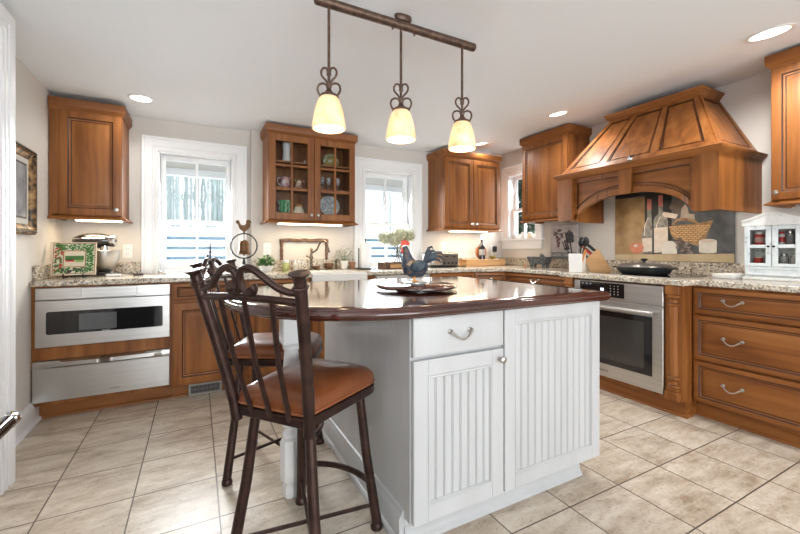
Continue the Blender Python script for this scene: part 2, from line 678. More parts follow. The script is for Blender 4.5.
# ------------------------------------------------------------------ windows
def window(name, label, loc, rz, wo, z0, z1, zm, cw, sill=None, left_cw=None):
    """origin at floor level below the middle of the opening, on the inner wall face; local -y is the room"""
    h = wo / 2
    lc = cw if left_cw is None else left_cw
    b = MB()
    zb = sill[0] if sill else z0
    prof = [(0, 0), (0, .012), (.004, .016), (cw * .18, .016), (cw * .22, .011), (cw * .3, .011), (cw * .36, .018), (cw * .78, .021), (cw * .84, .027), (cw * .97, .029), (cw, .025), (cw, 0)]
    b.sweep([(-h, zb), (-h, z1), (h, z1), (h, zb)], prof, plane='xz', sgn=-1)
    # jamb liner
    b.box(-h, -h + .012, -.004, .13, z0, z1)
    b.box(h - .012, h, -.004, .13, z0, z1)
    b.box(-h, h, -.004, .13, z1 - .012, z1)
    b.box(-h, h, -.004, .14, z0 - .012, z0 + .01)
    if sill:
        b.box(-h - cw - .03, h + cw + .03, -.055, .02, zb - .022, zb, c=.005)
        b.panel(-h - cw + .01, h + cw - .01, zb - .125, zb - .022, [(0, 0), (0, -.014), (.006, -.018), (.006, -.018)])
    o = b.obj(name, TRIMW, loc=loc, rot=(0, 0, rz), smooth=30)
    struct(o, label)

    def sash(nm, za, zc, yy, rb, rt):
        b = MB()
        s = .040
        x0, x1 = -h + .014, h - .014
        for q in ((x0, x0 + s, za, zc), (x1 - s, x1, za, zc), (x0 + s, x1 - s, za, za + rb), (x0 + s, x1 - s, zc - rt, zc), (-.011, .011, za + rb, zc - rt)):
            b.box(q[0], q[1], yy, yy + .034, q[2], q[3], c=.003)
        so = b.obj(nm, TRIMW, o)
        g = MB()
        g.box(x0 + s - .003, x1 - s + .003, yy + .015, yy + .019, za + rb - .003, zc - rt + .003)
        g.obj('pane', GLASS, so)
    sash('upper_sash', zm - .004, z1 - .014, .085, .040, .045)
    sash('lower_sash', z0 + .012, zm + .034, .047, .05, .038)
    # sash lock
    b = MB()
    b.box(-.025, .025, .048, .06, zm + .034, zm + .042, c=.003)
    b.lathe([(.008, 0), (.008, .008), (.004, .012)], (0, .054, zm + .042), 10)
    b.obj('sash_lock', NICK, o)
    return o


window('window_1', 'left sash window over the counter, fence and woods outside', (0, YB, 0), 0, .60, .914, 1.975, 1.35, .12)
window('window_2', 'sash window behind the rooster figurine', (1.9, YB2, 0), 0, .60, .914, 1.985, 1.38, .12)
window('window_3', 'narrow sash window on the right wall near the corner', (XR, 3.53, 0), R90, .46, 1.245, 2.07, 1.60, .108, sill=(1.245,))
# unseen windows, added to carry the front and side fill lights
for nm, lab, loc, rz, w, za, zb in (('added_rear_window', 'wide unseen window added behind the camera for fill light', (1.25, YF, 0), PI, 4.0, .4, 2.2), ('added_side_window', 'unseen window added left of the camera for fill light', (XF, -.6, 0), PI / 2, 2.1, .65, 2.12)):
    b = MB()
    b.sweep([(-w / 2, za), (-w / 2, zb), (w / 2, zb), (w / 2, za)], [(0, 0), (0, .018), (.1, .024), (.1, 0)], closed=True, plane='xz', sgn=-1)
    for k in range(1, 3):
        x = -w / 2 + w * k / 3
        b.box(x - .03, x + .03, .06, .10, za, zb)
    b.box(-w / 2, w / 2, .06, .10, (za + zb) / 2 - .02, (za + zb) / 2 + .02)
    struct(b.obj(nm, TRIMW, loc=loc, rot=(0, 0, rz)), lab)

# ------------------------------------------------------------------ cabinet helpers
FL = .0005


def door_prof(yb=0., t=.020, fr=.055):
    y = yb - t
    return [(0, yb), (0, y + .004), (.003, y + .0005), (.005, y), (fr - .006, y), (fr - .002, y + .003, 1), (fr + .001, y + .007, 1), (fr + .006, y + .0085), (fr + .011, y + .0085), (fr + .012, y + .011, 1), (fr + .016, y + .011, 1), (fr + .04, y + .003), (fr + .044, y + .0025)]


def drawer_prof(yb=0., t=.020, fr=.030):
    y = yb - t
    return [(0, yb), (0, y + .004), (.003, y + .0005), (.005, y), (fr - .006, y), (fr - .002, y + .003, 1), (fr + .002, y + .007, 1), (fr + .008, y + .0085), (fr + .010, y + .011, 1), (fr + .013, y + .011, 1), (fr + .028, y + .003), (fr + .031, y + .0025)]


def knob(parent, x, z, y, mat_=NICK, name='knob'):
    b = MB()
    b.lathe([(.009, 0), (.008, .003), (.005, .006), (.005, .014), (.012, .018), (.0155, .024), (.014, .029), (.008, .033)], (x, y, z), 16, M=RX)
    return b.obj(name, mat_, parent)


def pull(parent, x, z, y, w=.045, mat_=NICK, name='handle'):
    b = MB()
    pts = []
    for k in range(13):
        t = -1 + k / 6
        pts.append((x + w * t * (.9 if abs(t) < 1 else 1), y - .012 - .016 * (1 - t * t) ** .5 if abs(t) < 1 else y - .012, z - .026 * (1 - t * t)))
    b.tube(pts, [.0055, .005, .0042, .0040, .0042, .0046, .005, .0046, .0042, .0040, .0042, .005, .0055], 8)
    for sx in (-1, 1):
        b.lathe([(.011, 0), (.0105, .003), (.006, .006), (.0055, .012), (.008, .015), (.006, .020)], (x + sx * w, y, z + .002), 14, M=RX)
    return b.obj(name, mat_, parent)


def door(parent, x0, x1, z0, z1, knobat=None, name='door', fr=.055, mats=None, pullz=None):
    b = MB()
    b.panel(x0, x1, z0, z1, door_prof(fr=fr))
    o = b.obj(name, mats or [W, WG], parent)
    if knobat:
        knob(o, knobat[0], knobat[1], -.020)
    return o


def drawer(parent, x0, x1, z0, z1, pulls=1, fr=.030):
    b = MB()
    b.panel(x0, x1, z0, z1, drawer_prof(fr=fr))
    o = b.obj('drawer', [WH, WG], parent)
    for k in range(pulls):
        pull(o, x0 + (x1 - x0) * (k + .5) / pulls, (z0 + z1) / 2 + .008, -.020)
    return o


def base_carcass(root, w, depth=.585, z0=.105, z1=.877, toe=.085, rails=(), open_front=True, st=.03):
    b = MB()
    t = .018
    b.box(0, t, 0, depth, z0, z1)
    b.box(w - t, w, 0, depth, z0, z1)
    b.box(t, w - t, .02, depth, z0, z0 + t)
    b.box(t, w - t, depth - .012, depth, z0 + t, z1)
    b.box(t, w - t, .02, .10, z1 - .015, z1)
    b.box(t, st, 0, .02, z0, z1)
    b.box(w - st, w - t, 0, .02, z0, z1)
    for r in rails:
        b.box(st, w - st, 0, .02, r[0], r[1])
    o = b.obj('carcass', [W], root)
    b = MB()
    b.box(0, w, toe, toe + .018, 0, z0 - .0005)
    b.sweep([(0, toe), (w, toe)], [(0, 0), (.014, 0), (.012, .010), (.004, .018), (0, .019)])
    b.obj('toe_kick', [WH], root)
    return o


CROWN = [(0, 0), (.005, 0), (.007, .008), (.014, .016), (.020, .022), (.022, .026), (.022, .080), (0, .080)]


def upper_cabinet(name, label, loc, rz, w, d, z0, z1, ndoors=1, knobs=None, crown_l=True, crown_r=True, light=True, filler=0., glass=False, crown=CROWN):
    root = thing(name, label, 'cabinet', loc, rz)
    b = MB()
    t = .018
    b.box(0, t, 0, d, z0, z1)
    b.box(w - t, w, 0, d, z0, z1)
    b.box(t, w - t, 0, d, z0 + .012, z0 + .03)
    b.box(t, w - t, 0, d, z1 - .03, z1)
    b.box(t, w - t, d - .012, d, z0 + .03, z1 - .03)
    # face frame
    fr = .03
    b.box(t, fr + filler, -.0, .018, z0 + .012, z1)
    b.box(w - fr, w - t, 0, .018, z0 + .012, z1)
    b.obj('carcass', [W], root)
    hc = crown[-1][1]
    b = MB()
    pth = [(0, d), (0, -.001), (w, -.001), (w, d)]
    if not crown_l: pth = pth[1:]
    if not crown_r: pth = pth[:-1]
    b.sweep(pth, [(o, z1 - hc * .45 + h) for o, h in crown])
    b.obj('crown_moulding', [WH], root)
    b = MB()
    b.sweep(pth, [(0, z0 - .008), (.026, z0 - .008), (.030, z0 - .004), (.028, z0 + .002), (.012, z0 + .012), (.004, z0 + .020), (0, z0 + .02)])
    b.obj('light_rail', [WH], root)
    zt, zb = z1 - hc * .45 - .004, z0 + .024
    x0 = .004 + filler
    gap = .004
    dw = (w - .004 - x0 - gap * (ndoors - 1)) / ndoors
    for k in range(ndoors):
        a = x0 + k * (dw + gap)
        if glass:
            glass_door(root, a, a + dw, zb, zt, knobs[k] if knobs else None)
        else:
            kx = None
            if knobs and knobs[k]:
                kx = (a + .028 if knobs[k] == 'l' else a + dw - .028, zb + .045)
            door(root, a, a + dw, zb, zt, kx)
    return root


def glass_door(root, x0, x1, z0, z1, kn):
    b = MB()
    s = .058
    for q in ((x0, x0 + s, z0, z1), (x1 - s, x1, z0, z1), (x0 + s, x1 - s, z0, z0 + s), (x0 + s, x1 - s, z1 - s, z1)):
        b.box(q[0], q[1], -.020, -.0003, q[2], q[3], c=.003)
    xm = (x0 + x1) / 2
    b.box(xm - .010, xm + .010, -.017, -.003, z0 + s, z1 - s, c=.003)
    for k in (1, 2):
        z = z0 + s + (z1 - z0 - 2 * s) * k / 3
        b.box(x0 + s, x1 - s, -.0165, -.0035, z - .010, z + .010, c=.003)
    o = b.obj('glass_door', [W], root)
    g = MB()
    g.box(x0 + s - .004, x1 - s + .004, -.008, -.006, z0 + s - .004, z1 - s + .004)
    g.obj('pane', GLASS, o)
    if kn:
        knob(o, x0 + .028 if kn == 'l' else x1 - .028, z0 + .045, -.020, NICK)
    return o


def under_light(label, loc, rz, w, power):
    root = thing('under_cabinet_light', label, 'light', loc, rz, 'under-cabinet lights')
    b = MB()
    b.box(-w / 2, w / 2, 0, .055, 0, .022, c=.003)
    b.obj('housing', WHITE, root)
    b = MB()
    b.box(-w / 2 + .01, w / 2 - .01, .005, .05, -.006, -.0002, c=.002)
    b.box(-w / 2 + .01, w / 2 - .01, -.004, -.0003, .002, .020, c=.001)
    b.obj('diffuser', LED, root)
    d = bpy.data.lights.new('tube_glow', 'AREA')
    d.shape = 'RECTANGLE'
    d.size, d.size_y, d.energy, d.color = w, .05, power, (1, .80, .54)
    l = bpy.data.objects.new('tube_glow', d)
    COL.objects.link(l)
    l.parent = root
    l.location = (0, .03, -.010)
    return root


def appliance_text(parent, txt, size, loc, m=BLACK, name='lettering'):
    return text_part(name, txt, size, m, parent, loc, (rad(90), 0, 0))


# ------------------------------------------------------------------ back run, base
YFc = 3.28
A0 = -.938
wA = .771
r = thing('base_cabinet', 'wood base cabinet around the microwave drawer, in the left corner', 'cabinet', (A0, YFc, 0))
base_carcass(r, wA, rails=((.397, .483), (.105, .127), (.866, .877)), st=.016)

# microwave drawer
mw = thing('microwave_drawer', 'stainless drawer microwave under the left end of the granite counter', 'microwave', (A0 + .019, YFc, .4845))
b = MB()
b.box(0, .733, .022, .55, .0, .380)
b.obj('body', STEELV, mw)
b = MB()
b.box(.002, .744, -.022, -.0005, -.002, .300, c=.003)
fr_ = b.obj('drawer_front', [STEEL], mw)
b = MB()
n = 6
pts = []
x0, x1, z0, z1, rr = .058, .700, .080, .228, .012
for (cx, cz, a0) in ((x1 - rr, z1 - rr, 0), (x0 + rr, z1 - rr, 90), (x0 + rr, z0 + rr, 180), (x1 - rr, z0 + rr, 270)):
    for k in range(5):
        a = rad(a0 + 22.5 * k)
        pts.append((cx + rr * math.cos(a), cz + rr * math.sin(a)))
b.prism(pts, -.0245, -.0222, 0, 'xz')
win = b.obj('window', [BGLASS], fr_)
b = MB()
b.box(.225, .43, -.0252, -.0246, .095, .205)
b.obj('glass_tint', mat('grey_screen_glass', (.085, .09, .095), .08, 0, .3), fr_)
appliance_text(fr_, 'SHARP', .014, (.37, -.0253, .084), mat('silver_print', (.6, .6, .6), .4), 'maker_lettering')
b = MB()
b.box(.002, .744, -.016, -.0005, .304, .381, c=.002)
cp = b.obj('control_panel', [STEEL], mw)
b = MB()
b.box(.235, .545, -.020, -.0162, .308, .378, c=.002)
b.obj('flip_up_panel', [STEEL], cp)

# warming drawer
wd = thing('warming_drawer', 'stainless warming drawer directly below the microwave drawer', 'drawer', (A0 + .019, YFc, .128))
b = MB()
b.box(.0, .733, .022, .55, .0, .262)
b.obj('body', STEELV, wd)
b = MB()
b.box(-.010, .741, -.022, -.0005, .004, .217, c=.002)
df = b.obj('drawer_front', [STEEL], wd)
appliance_text(df, 'KitchenAid', .012, (.42, -.0226, .040), BLACK, 'maker_lettering')
b = MB()
xs = [-.010 + .751 * k / 16 for k in range(17)]
for k in range(16):
    a0, a1 = xs[k], xs[k + 1]
    def cur(x):
        t = (x - .3655) / .3755
        return -.022 - .020 * (1 - t * t), .272 - .012 * 0
    y0_, y1_ = cur(a0)[0], cur(a1)[0]
    vs = []
    for x, y in ((a0, y0_), (a1, y1_)):
        vs += [(x, -.0005, .218), (x, -.022, .218), (x, y, .230), (x, y, .254), (x, -.018, .266), (x, -.0005, .266)]
    b.add(vs, [(i, 6 + i, 6 + (i + 1) % 6, (i + 1) % 6) for i in range(6)] + [(0, 1, 2, 3, 4, 5), (11, 10, 9, 8, 7, 6)])
b.obj('handle_lip', [STEEL], wd)

# next cabinets
xB0, xB1 = -.165, .345
r = thing('base_cabinet', 'wood base cabinet with one drawer and door, above the floor vent', 'cabinet', (xB0, YFc, 0))
base_carcass(r, xB1 - xB0 - .001, rails=((.72, .74), (.105, .13), (.862, .877)))
drawer(r, .012, .498, .742, .864)
door(r, .012, .498, .116, .722, (.47, .67), fr=.06)
xC0, xC1 = .346, .862
r = thing('base_cabinet', 'wood base cabinet beside the white farmhouse sink, behind the bar stools', 'cabinet', (xC0, YFc, 0))
base_carcass(r, xC1 - xC0 - .001, rails=((.72, .74), (.105, .13), (.862, .877)))
drawer(r, .012, .503, .742, .864)
door(r, .012, .256, .116, .722, (.232, .67))
door(r, .260, .503, .116, .722, (.284, .67))
# sink base
r = thing('base_cabinet', 'wood sink base cabinet below the white apron sink', 'cabinet', (.863, YFc, 0))
base_carcass(r, .511, z1=.655, rails=((.105, .13), (.635, .655)))
door(r, .010, .253, .116, .640, (.225, .59))
door(r, .257, .501, .116, .640, (.285, .59))
r = thing('base_cabinet', 'narrow wood base cabinet between the sink and the dishwasher', 'cabinet', (1.375, YFc, 0))
base_carcass(r, .094, rails=((.105, .13), (.862, .877)))
door(r, .010, .084, .116, .864, fr=.02)

dw = thing('dishwasher', 'stainless dishwasher right of the sink, behind the island', 'dishwasher', (1.472, YFc, 0))
b = MB()
b.box(0, .590, .004, .58, .10, .872)
b.obj('body', STEELV, dw)
b = MB()
b.box(.002, .588, -.022, .003, .11, .80, c=.003)
b.obj('door', STEEL, dw)
b = MB()
b.box(.002, .588, -.018, .003, .804, .872, c=.003)
b.obj('control_panel', STEEL, dw)
b = MB()
b.tube([(.05, -.023, .76), (.05, -.05, .76), (.54, -.05, .76), (.54, -.023, .76)], .009, 10)
b.obj('handle', STEEL, dw)
b = MB()
b.box(.0, .59, .08, .10, .0, .0995)
b.obj('toe_panel', BLACK, dw)

r = thing('base_cabinet', 'wood base cabinet below the toaster', 'cabinet', (2.064, YFc, 0))
base_carcass(r, .556, rails=((.72, .74), (.105, .13), (.862, .877)))
drawer(r, .010, .546, .742, .864)
door(r, .010, .276, .116, .722, (.25, .67))
door(r, .280, .546, .116, .722, (.305, .67))
# blind corner unit with the slanted front
ang = math.atan2(3.15 - YFc, 2.955 - 2.622)
r = thing('corner_cabinet', 'wood corner base cabinet with a slanted front, below the wine bottle', 'cabinet', (2.622, YFc, 0), ang)
Lc = math.hypot(2.955 - 2.622, 3.15 - YFc)
b = MB()
Mi = Matrix.Rotation(-ang, 4, 'Z') @ Matrix.Translation((-2.622, -YFc, 0))
pts = [Mi @ Vector((x, y, 0)) for x, y in ((2.622, YFc), (2.955, 3.15), (3.55, 3.15), (3.55, 3.85), (2.622, 3.85))]
b.prism([(p.x, p.y) for p in pts], .105, .877)
b.obj('carcass', W, r)
b = MB()
b.prism([(p.x, p.y + (.08 if i < 2 else 0)) for i, p in enumerate(pts)], 0, .104)
b.obj('toe_kick', WH, r)
dr = drawer(r, .010, Lc - .010, .742, .864, 0)
knob(dr, Lc * .5, .80, -.02)
door(r, .010, Lc - .010, .116, .722, (Lc - .04, .67))

# ------------------------------------------------------------------ right run, base (local x along -y)
XD = 2.955
r = thing('base_cabinet', 'wood base cabinet left of the oven, below the knife block', 'cabinet', (XD, 3.149, 0), R90)
wF = 3.149 - 2.302
base_carcass(r, wF, depth=.60, rails=((.72, .74), (.105, .13), (.862, .877)))
drawer(r, .010, wF - .01, .742, .864, 1)
door(r, .010, wF / 2 - .002, .116, .722, (wF / 2 - .03, .67))
door(r, wF / 2 + .002, wF - .01, .116, .722, (wF / 2 + .03, .67))

# oven cabinet with pilasters
XO = 2.835
yO0, yO1 = 2.300, 1.376
wO = yO0 - yO1
oc = thing('oven_cabinet', 'projecting wood cabinet with turned pilasters around the built-in oven', 'cabinet', (XO, yO0, 0), R90)
b = MB()
pw = .112
for x0, x1 in ((0, pw), (wO - pw, wO)):
    b.box(x0, x1, .022, .70, .105, .877)
b.box(pw, wO - pw, .0, .70, .105, .122)
b.box(pw, wO - pw, .60, .70, .122, .877)
b.box(pw, wO - pw, .03, .60, .868, .877)
b.obj('carcass', W, oc)
b = MB()
b.prism([(0, .03), (wO, .03), (wO, .40), (wO - .02, .40), (wO - .02, .05), (0, .05)], 0, .1045)
b.sweep([(0, .10), (0, .03), (wO, .03), (wO, .10)], [(0, 0), (.014, 0), (.012, .010), (.004, .018), (0, .019)])
b.obj('toe_kick', WH, oc)
for x0 in (0, wO - pw):
    b = MB()
    # backing board, blocks and turned half column
    b.box(x0 + .002, x0 + pw - .002, .006, .0215, .106, .876)
    b.box(x0 + .012, x0 + pw - .012, -.030, .0055, .106, .165, c=.004)
    b.box(x0 + .020, x0 + pw - .020, -.022, .0055, .166, .185, c=.004)
    b.box(x0 + .012, x0 + pw - .012, -.026, .0055, .815, .876, c=.004)
    b.box(x0 + .003, x0 + pw - .003, -.006, .0055, .106, .120, c=.002)
    prof = [(.026, .186), (.034, .190), (.036, .200), (.030, .208), (.022, .214), (.021, .232), (.026, .240), (.036, .248), (.037, .258), (.030, .265), (.024, .270), (.024, .62), (.026, .735), (.033, .740), (.035, .748), (.030, .755), (.024, .760), (.022, .775), (.026, .786), (.036, .796), (.037, .806), (.030, .8145)]
    b.lathe(prof, (x0 + pw / 2, .004, 0), 20)
    for r_, z_ in ((.0305, .208), (.0305, .2655), (.0305, .7555), (.029, .786), (.0265, .240), (.026, .7365)):
        b.tube([(x0 + pw / 2 + r_ * math.cos(2 * PI * k / 20), .004 + r_ * math.sin(2 * PI * k / 20), z_) for k in range(20)], .0025, 6, m=1, closed=True)
    b.obj('pilaster', [W, WG], oc)

# oven
ov = thing('wall_oven', 'stainless built-in oven with digital clock below the range hood', 'oven', (XO, yO0 - pw - .001, 0), R90)
wv = wO - 2 * pw - .002
b = MB()
b.box(.004, wv - .004, .004, .58, .126, .864)
b.obj('body', STEELV, ov)
b = MB()
b.box(0, wv, -.018, .003, .124, .716, c=.003)
dr = b.obj('oven_door', STEEL, ov)
b = MB()
b.box(.055, wv - .07, -.0205, -.0182, .225, .642, c=.001)
wn = b.obj('oven_window', BGLASS, dr)
b = MB()
b.box(.10, wv - .125, -.0212, -.0206, .268, .600)
b.obj('inner_glass', mat('smoky_oven_glass', (.035, .033, .030), .06, 0, .3), dr)
b = MB()
b.tube([(.03, -.060, .672), (wv - .05, -.060, .672)], .013, 14)
for x in (.09, wv - .10):
    b.tube([(x, -.0182, .672), (x, -.055, .672)], .008, 10)
b.obj('handle', STEEL, dr)
appliance_text(dr, 'BOSCH', .024, (.26, -.0186, .172), BLACK, 'maker_lettering')
b = MB()
b.box(0, wv, -.018, .003, .729, .866, c=.003)
cp = b.obj('control_panel', STEEL, ov)
b = MB()
b.box(.055, wv - .270, -.0205, -.0182, .748, .856, c=.001)
cs = b.obj('control_screen', BGLASS, cp)
appliance_text(cs, '88', .030, (.252, -.0208, .803), DISP, 'clock_digits')
b = MB()
for i in range(3):
    for k in range(4):
        b.box(.318 + .030 * i, .324 + .030 * i, -.0212, -.0206, .770 + .021 * k, .776 + .021 * k)
for i in range(3):
    b.box(.075 + .035 * i, .090 + .035 * i, -.0212, -.0206, .838, .844)
    b.box(.215 + .03 * i, .223 + .03 * i, -.0212, -.0206, .760, .766)
b.obj('button_marks', mat('grey_print', (.5, .5, .5), .5), cs)

# drawer bank
wH = 1.374 - .45
r = thing('drawer_cabinet', 'wood cabinet of three wide drawers at the right edge, below the spice cupboard', 'cabinet', (XD, 1.374, 0), R90)
base_carcass(r, wH, depth=.60, toe=.05, rails=((.685, .700), (.380, .396), (.105, .12), (.862, .877)))
for z0, z1 in ((.695, .862), (.392, .682), (.112, .378)):
    dd = drawer(r, .012, wH - .012, z0, z1, 0, fr=.034)
    pull(dd, .225, (z0 + z1) / 2 + .012, -.020, .048)
    pull(dd, wH - .225, (z0 + z1) / 2 + .012, -.020, .048)

# ------------------------------------------------------------------ granite worktop
b = MB()
out = [(-.939, 3.245), (.8645, 3.245), (.8645, 3.70), (1.3705, 3.70), (1.3705, 3.245), (2.60, 3.245), (2.915, 3.125), (2.915, 2.33), (2.798, 2.33), (2.798, 1.352), (2.915, 1.352), (2.915, .43), (3.569, .43), (3.569, 3.869), (.456, 3.869), (.456, 3.949), (-.939, 3.949)]
b.prism(out, .8775, .914)
gt = b.obj('granite_worktop', GRAN, bevel=.006)
tag(gt, 'speckled beige granite worktop along the back and right walls', 'worktop')
b = MB()
H = 1.012
b.box(-.939, -.425, 3.927, 3.949, .9142, H, c=.003)
b.box(-.939, -.917, 3.30, 3.9265, .9142, H, c=.003)
b.obj('backsplash', GRAN, gt)
b = MB()
b.box(.456, 1.475, 3.847, 3.869, .9142, H, c=.003)
b.obj('backsplash', GRAN, gt)
b = MB()
b.box(2.325, 3.569, 3.847, 3.869, .9142, H, c=.003)
b.box(3.547, 3.569, .43, 3.8465, .9142, H, c=.003)
b.obj('backsplash', GRAN, gt)

# apron sink
sk = thing('farmhouse_sink', 'white farmhouse apron sink set into the granite below the glass cabinet', 'sink', (1.1175, 3.225, 0))
b = MB()
hw = .252
b.box(-hw, hw, 0, .03, .660, .908, c=.008)
b.box(-hw, hw, .455, .474, .660, .908, c=.004)
b.box(-hw, -hw + .02, .0302, .4548, .660, .908, c=.004)
b.box(hw - .02, hw, .0302, .4548, .660, .908, c=.004)
b.box(-hw + .0202, hw - .0202, .0302, .4548, .660, .690)
b.obj('basin', PORC, sk)
b = MB()
b.lathe([(.03, .6902), (.03, .693), (.02, .694)], (0, .25, 0), 16)
b.obj('drain', NICK, sk)

# ------------------------------------------------------------------ upper cabinets
upper_cabinet('wall_cabinet', 'single door wood wall cabinet in the left corner above the stand mixer', (A0 + .002, 3.60, 0), 0, .428, .348, 1.345, 2.165, 1, ['r'], crown_l=False, filler=.055)
under_light('lit tube light under the left corner wall cabinet', (-.66, 3.66, 1.334), 0, .30, 1.3)
cm = upper_cabinet('glass_cabinet', 'glass door wood wall cabinet holding dishes above the sink', (.555, 3.55, 0), 0, .815, .318, 1.362, 2.185, 2, ['r', 'l'], glass=True)
SH = [1.452, 1.688, 1.922]
for z in SH:
    b = MB()
    b.box(.019, .796, .022, .300, z - .016, z)
    b.obj('shelf', [WH], cm)
under_light('lit tube light under the glass door cabinet', (.955, 3.60, 1.350), 0, .62, 2.0)
upper_cabinet('wall_cabinet', 'two door wood wall cabinet in the back right corner above the toaster', (2.415, 3.55, 0), 0, .810, .318, 1.335, 2.185, 2, ['r', 'l'])
under_light('lit tube light under the cabinet above the toaster', (2.82, 3.60, 1.323), 0, .55, 2.6)
CROWN2 = [(0, 0), (.006, 0), (.008, .010), (.020, .020), (.026, .026), (.026, .085), (0, .085)]
upper_cabinet('wall_cabinet', 'wood wall cabinet between the small window and the range hood', (3.25, 3.19, 0), R90, .60, .318, 1.42, 2.305, 1, ['r'], crown=CROWN2)
upper_cabinet('wall_cabinet', 'wood wall cabinet at the right edge above the spice cupboard', (3.25, 1.070, 0), R90, .62, .318, 1.405, 2.305, 2, ['l', 'l'], crown=CROWN2)

# ------------------------------------------------------------------ range hood (local x along -y, origin at its left front corner)
XH = 2.95
hL = 2.465
wHd = hL - 1.226
DH = XR - XH - .002
hd = thing('range_hood', 'large tapered wood range hood with an arched front over the cooktop', 'range hood', (XH, hL, 0), R90)
zb, zt = 1.375, 1.745
cwid = .145
for x0, x1, x2, x3 in ((0, cwid, 0, .03), (wHd - cwid, wHd, wHd - .03, wHd)):
    b = MB()
    b.prism([(0, 0), (x1, 0), (x1, .10), (.03, .10), (.03, DH), (0, DH)] if x0 == 0 else [(x0, 0), (x1, 0), (x1, DH), (x2, DH), (x2, .10), (x0, .10)], zb, zt)
    b.obj('corner_post', W, hd)
# arched valance with recessed, glazed spandrels
xa, xb = cwid, wHd - cwid
xm = (xa + xb) / 2
ha = (xb - xa) / 2


def arch(x, spring=1.375, rise=.185, half=None):
    half = half or ha - .02
    t = min(1, abs(x - xm) / half)
    return spring + rise * (1 - t ** 2.3) ** .62


N = 40
b = MB()
for k in range(N):
    x0 = xa + (xb - xa) * k / N
    x1 = xa + (xb - xa) * (k + 1) / N
    za, zc = arch(x0), arch(x1)
    vs = [(x0, .045, za), (x1, .045, zc), (x1, .045, zt), (x0, .045, zt), (x0, .075, za), (x1, .075, zc), (x1, .075, zt), (x0, .075, zt)]
    b.add(vs, [(0, 1, 2, 3), (7, 6, 5, 4), (0, 4, 5, 1), (3, 2, 6, 7)])
# raised frame bands: along the arch, along the top and at the sides; dark glazed lines at their inner edges
def band(f0, f1, y, m, xs):
    for k in range(len(xs) - 1):
        x0, x1 = xs[k], xs[k + 1]
        vs = [(x0, y, f0(x0)), (x1, y, f0(x1)), (x1, y, f1(x1)), (x0, y, f1(x0)), (x0, .0448, f0(x0)), (x1, .0448, f0(x1)), (x1, .0448, f1(x1)), (x0, .0448, f1(x0))]
        b.add(vs, [(0, 1, 2, 3), (0, 4, 5, 1), (3, 2, 6, 7), (0, 3, 7, 4), (1, 5, 6, 2)], m)
for xs0, xs1 in ((xa, xm - .055), (xm + .055, xb)):
    xs = [xs0 + (xs1 - xs0) * k / 20 for k in range(21)]
    low = lambda x: arch(x)
    cap = zt - .045
    f1 = lambda x: min(arch(x) + .045, cap)
    band(low, f1, .030, 0, xs)
    band(lambda x: min(f1(x) + .0005, cap), lambda x: min(f1(x) + .006, cap + .001), .034, 1, xs)
    f2 = lambda x: min(arch(x) + .068, cap)
    band(f2, lambda x: min(f2(x) + .006, cap + .001), .038, 1, xs)
    band(lambda x: zt - .040, lambda x: zt, .030, 0, xs)
    band(lambda x: zt - .046, lambda x: zt - .0405, .034, 1, xs)
    outer = xs0 if xs0 == xa else xs1
    a0, a1 = (outer, outer + .03) if outer == xa else (outer - .03, outer)
    band(lambda x: arch(x) + .001, lambda x: zt - .03, .0305, 0, [a0, a1])
    e0, e1 = (a1, a1 + .005) if outer == xa else (a0 - .005, a0)
    band(lambda x: arch(x) + .046, lambda x: zt - .042, .034, 1, [e0, e1])
b.obj('arched_valance', [WH, WG], hd)
b = MB()
b.prism([(xm - .042, 1.552), (xm + .042, 1.552), (xm + .055, zt), (xm - .055, zt)], .008, .0295, 0, 'xz')
b.obj('keystone', W, hd)
# shelf moulding
b = MB()
b.sweep([(0, DH), (0, 0), (wHd, 0), (wHd, DH)], [(-.09, zt), (.004, zt), (.008, zt + .010), (.022, zt + .020), (.030, zt + .030), (.032, zt + .045), (.016, zt + .052), (-.09, zt + .054)])
b.obj('shelf_moulding', [WH], hd)
# tapered canopy
zc0, zc1 = zt + .052, 2.262
B0 = (.025, wHd - .025, .025)           # x0,x1,y front
T0 = (hL - 2.165, hL - 1.492, .335)
b = MB()


def canopy(t, off):
    x0 = B0[0] + (T0[0] - B0[0]) * t
    x1 = B0[1] + (T0[1] - B0[1]) * t
    y = B0[2] + (T0[2] - B0[2]) * t
    z = zc0 + (zc1 - zc0) * t
    return x0 - off * .7, x1 + off * .7, y - off, z


x0, x1, y, z = canopy(0, 0)
p0 = [(x0, DH, z), (x0, y, z), (x1, y, z), (x1, DH, z)]
x0, x1, y, z = canopy(1, 0)
p1 = [(x0, DH, z), (x0, y, z), (x1, y, z), (x1, DH, z)]
b.add(p0 + p1, [(0, 1, 5, 4), (1, 2, 6, 5), (2, 3, 7, 6), (3, 0, 4, 7), (4, 5, 6, 7), (3, 2, 1, 0)])
b.obj('canopy', [W], hd)


def face_pt(side, u, t, off):
    """a point on the front or on one slanted side of the canopy"""
    xa_, xb_, y_, z_ = canopy(t, 0)
    if side == 'f':
        return Vector((xa_ + (xb_ - xa_) * u, y_, z_)) + NRM['f'] * off
    if side == 'r':
        return Vector((xb_, y_ + (DH - y_) * u, z_)) + NRM['r'] * off
    return Vector((xa_, DH - (DH - y_) * u, z_)) + NRM['l'] * off


hz = zc1 - zc0
NRM = {'f': Vector((0, -hz, B0[2] * 0 + (T0[2] - B0[2]))).normalized() * 1, 'r': Vector((hz, 0, (B0[1] - T0[1]))).normalized(), 'l': Vector((-hz, 0, (T0[0] - B0[0]))).normalized()}


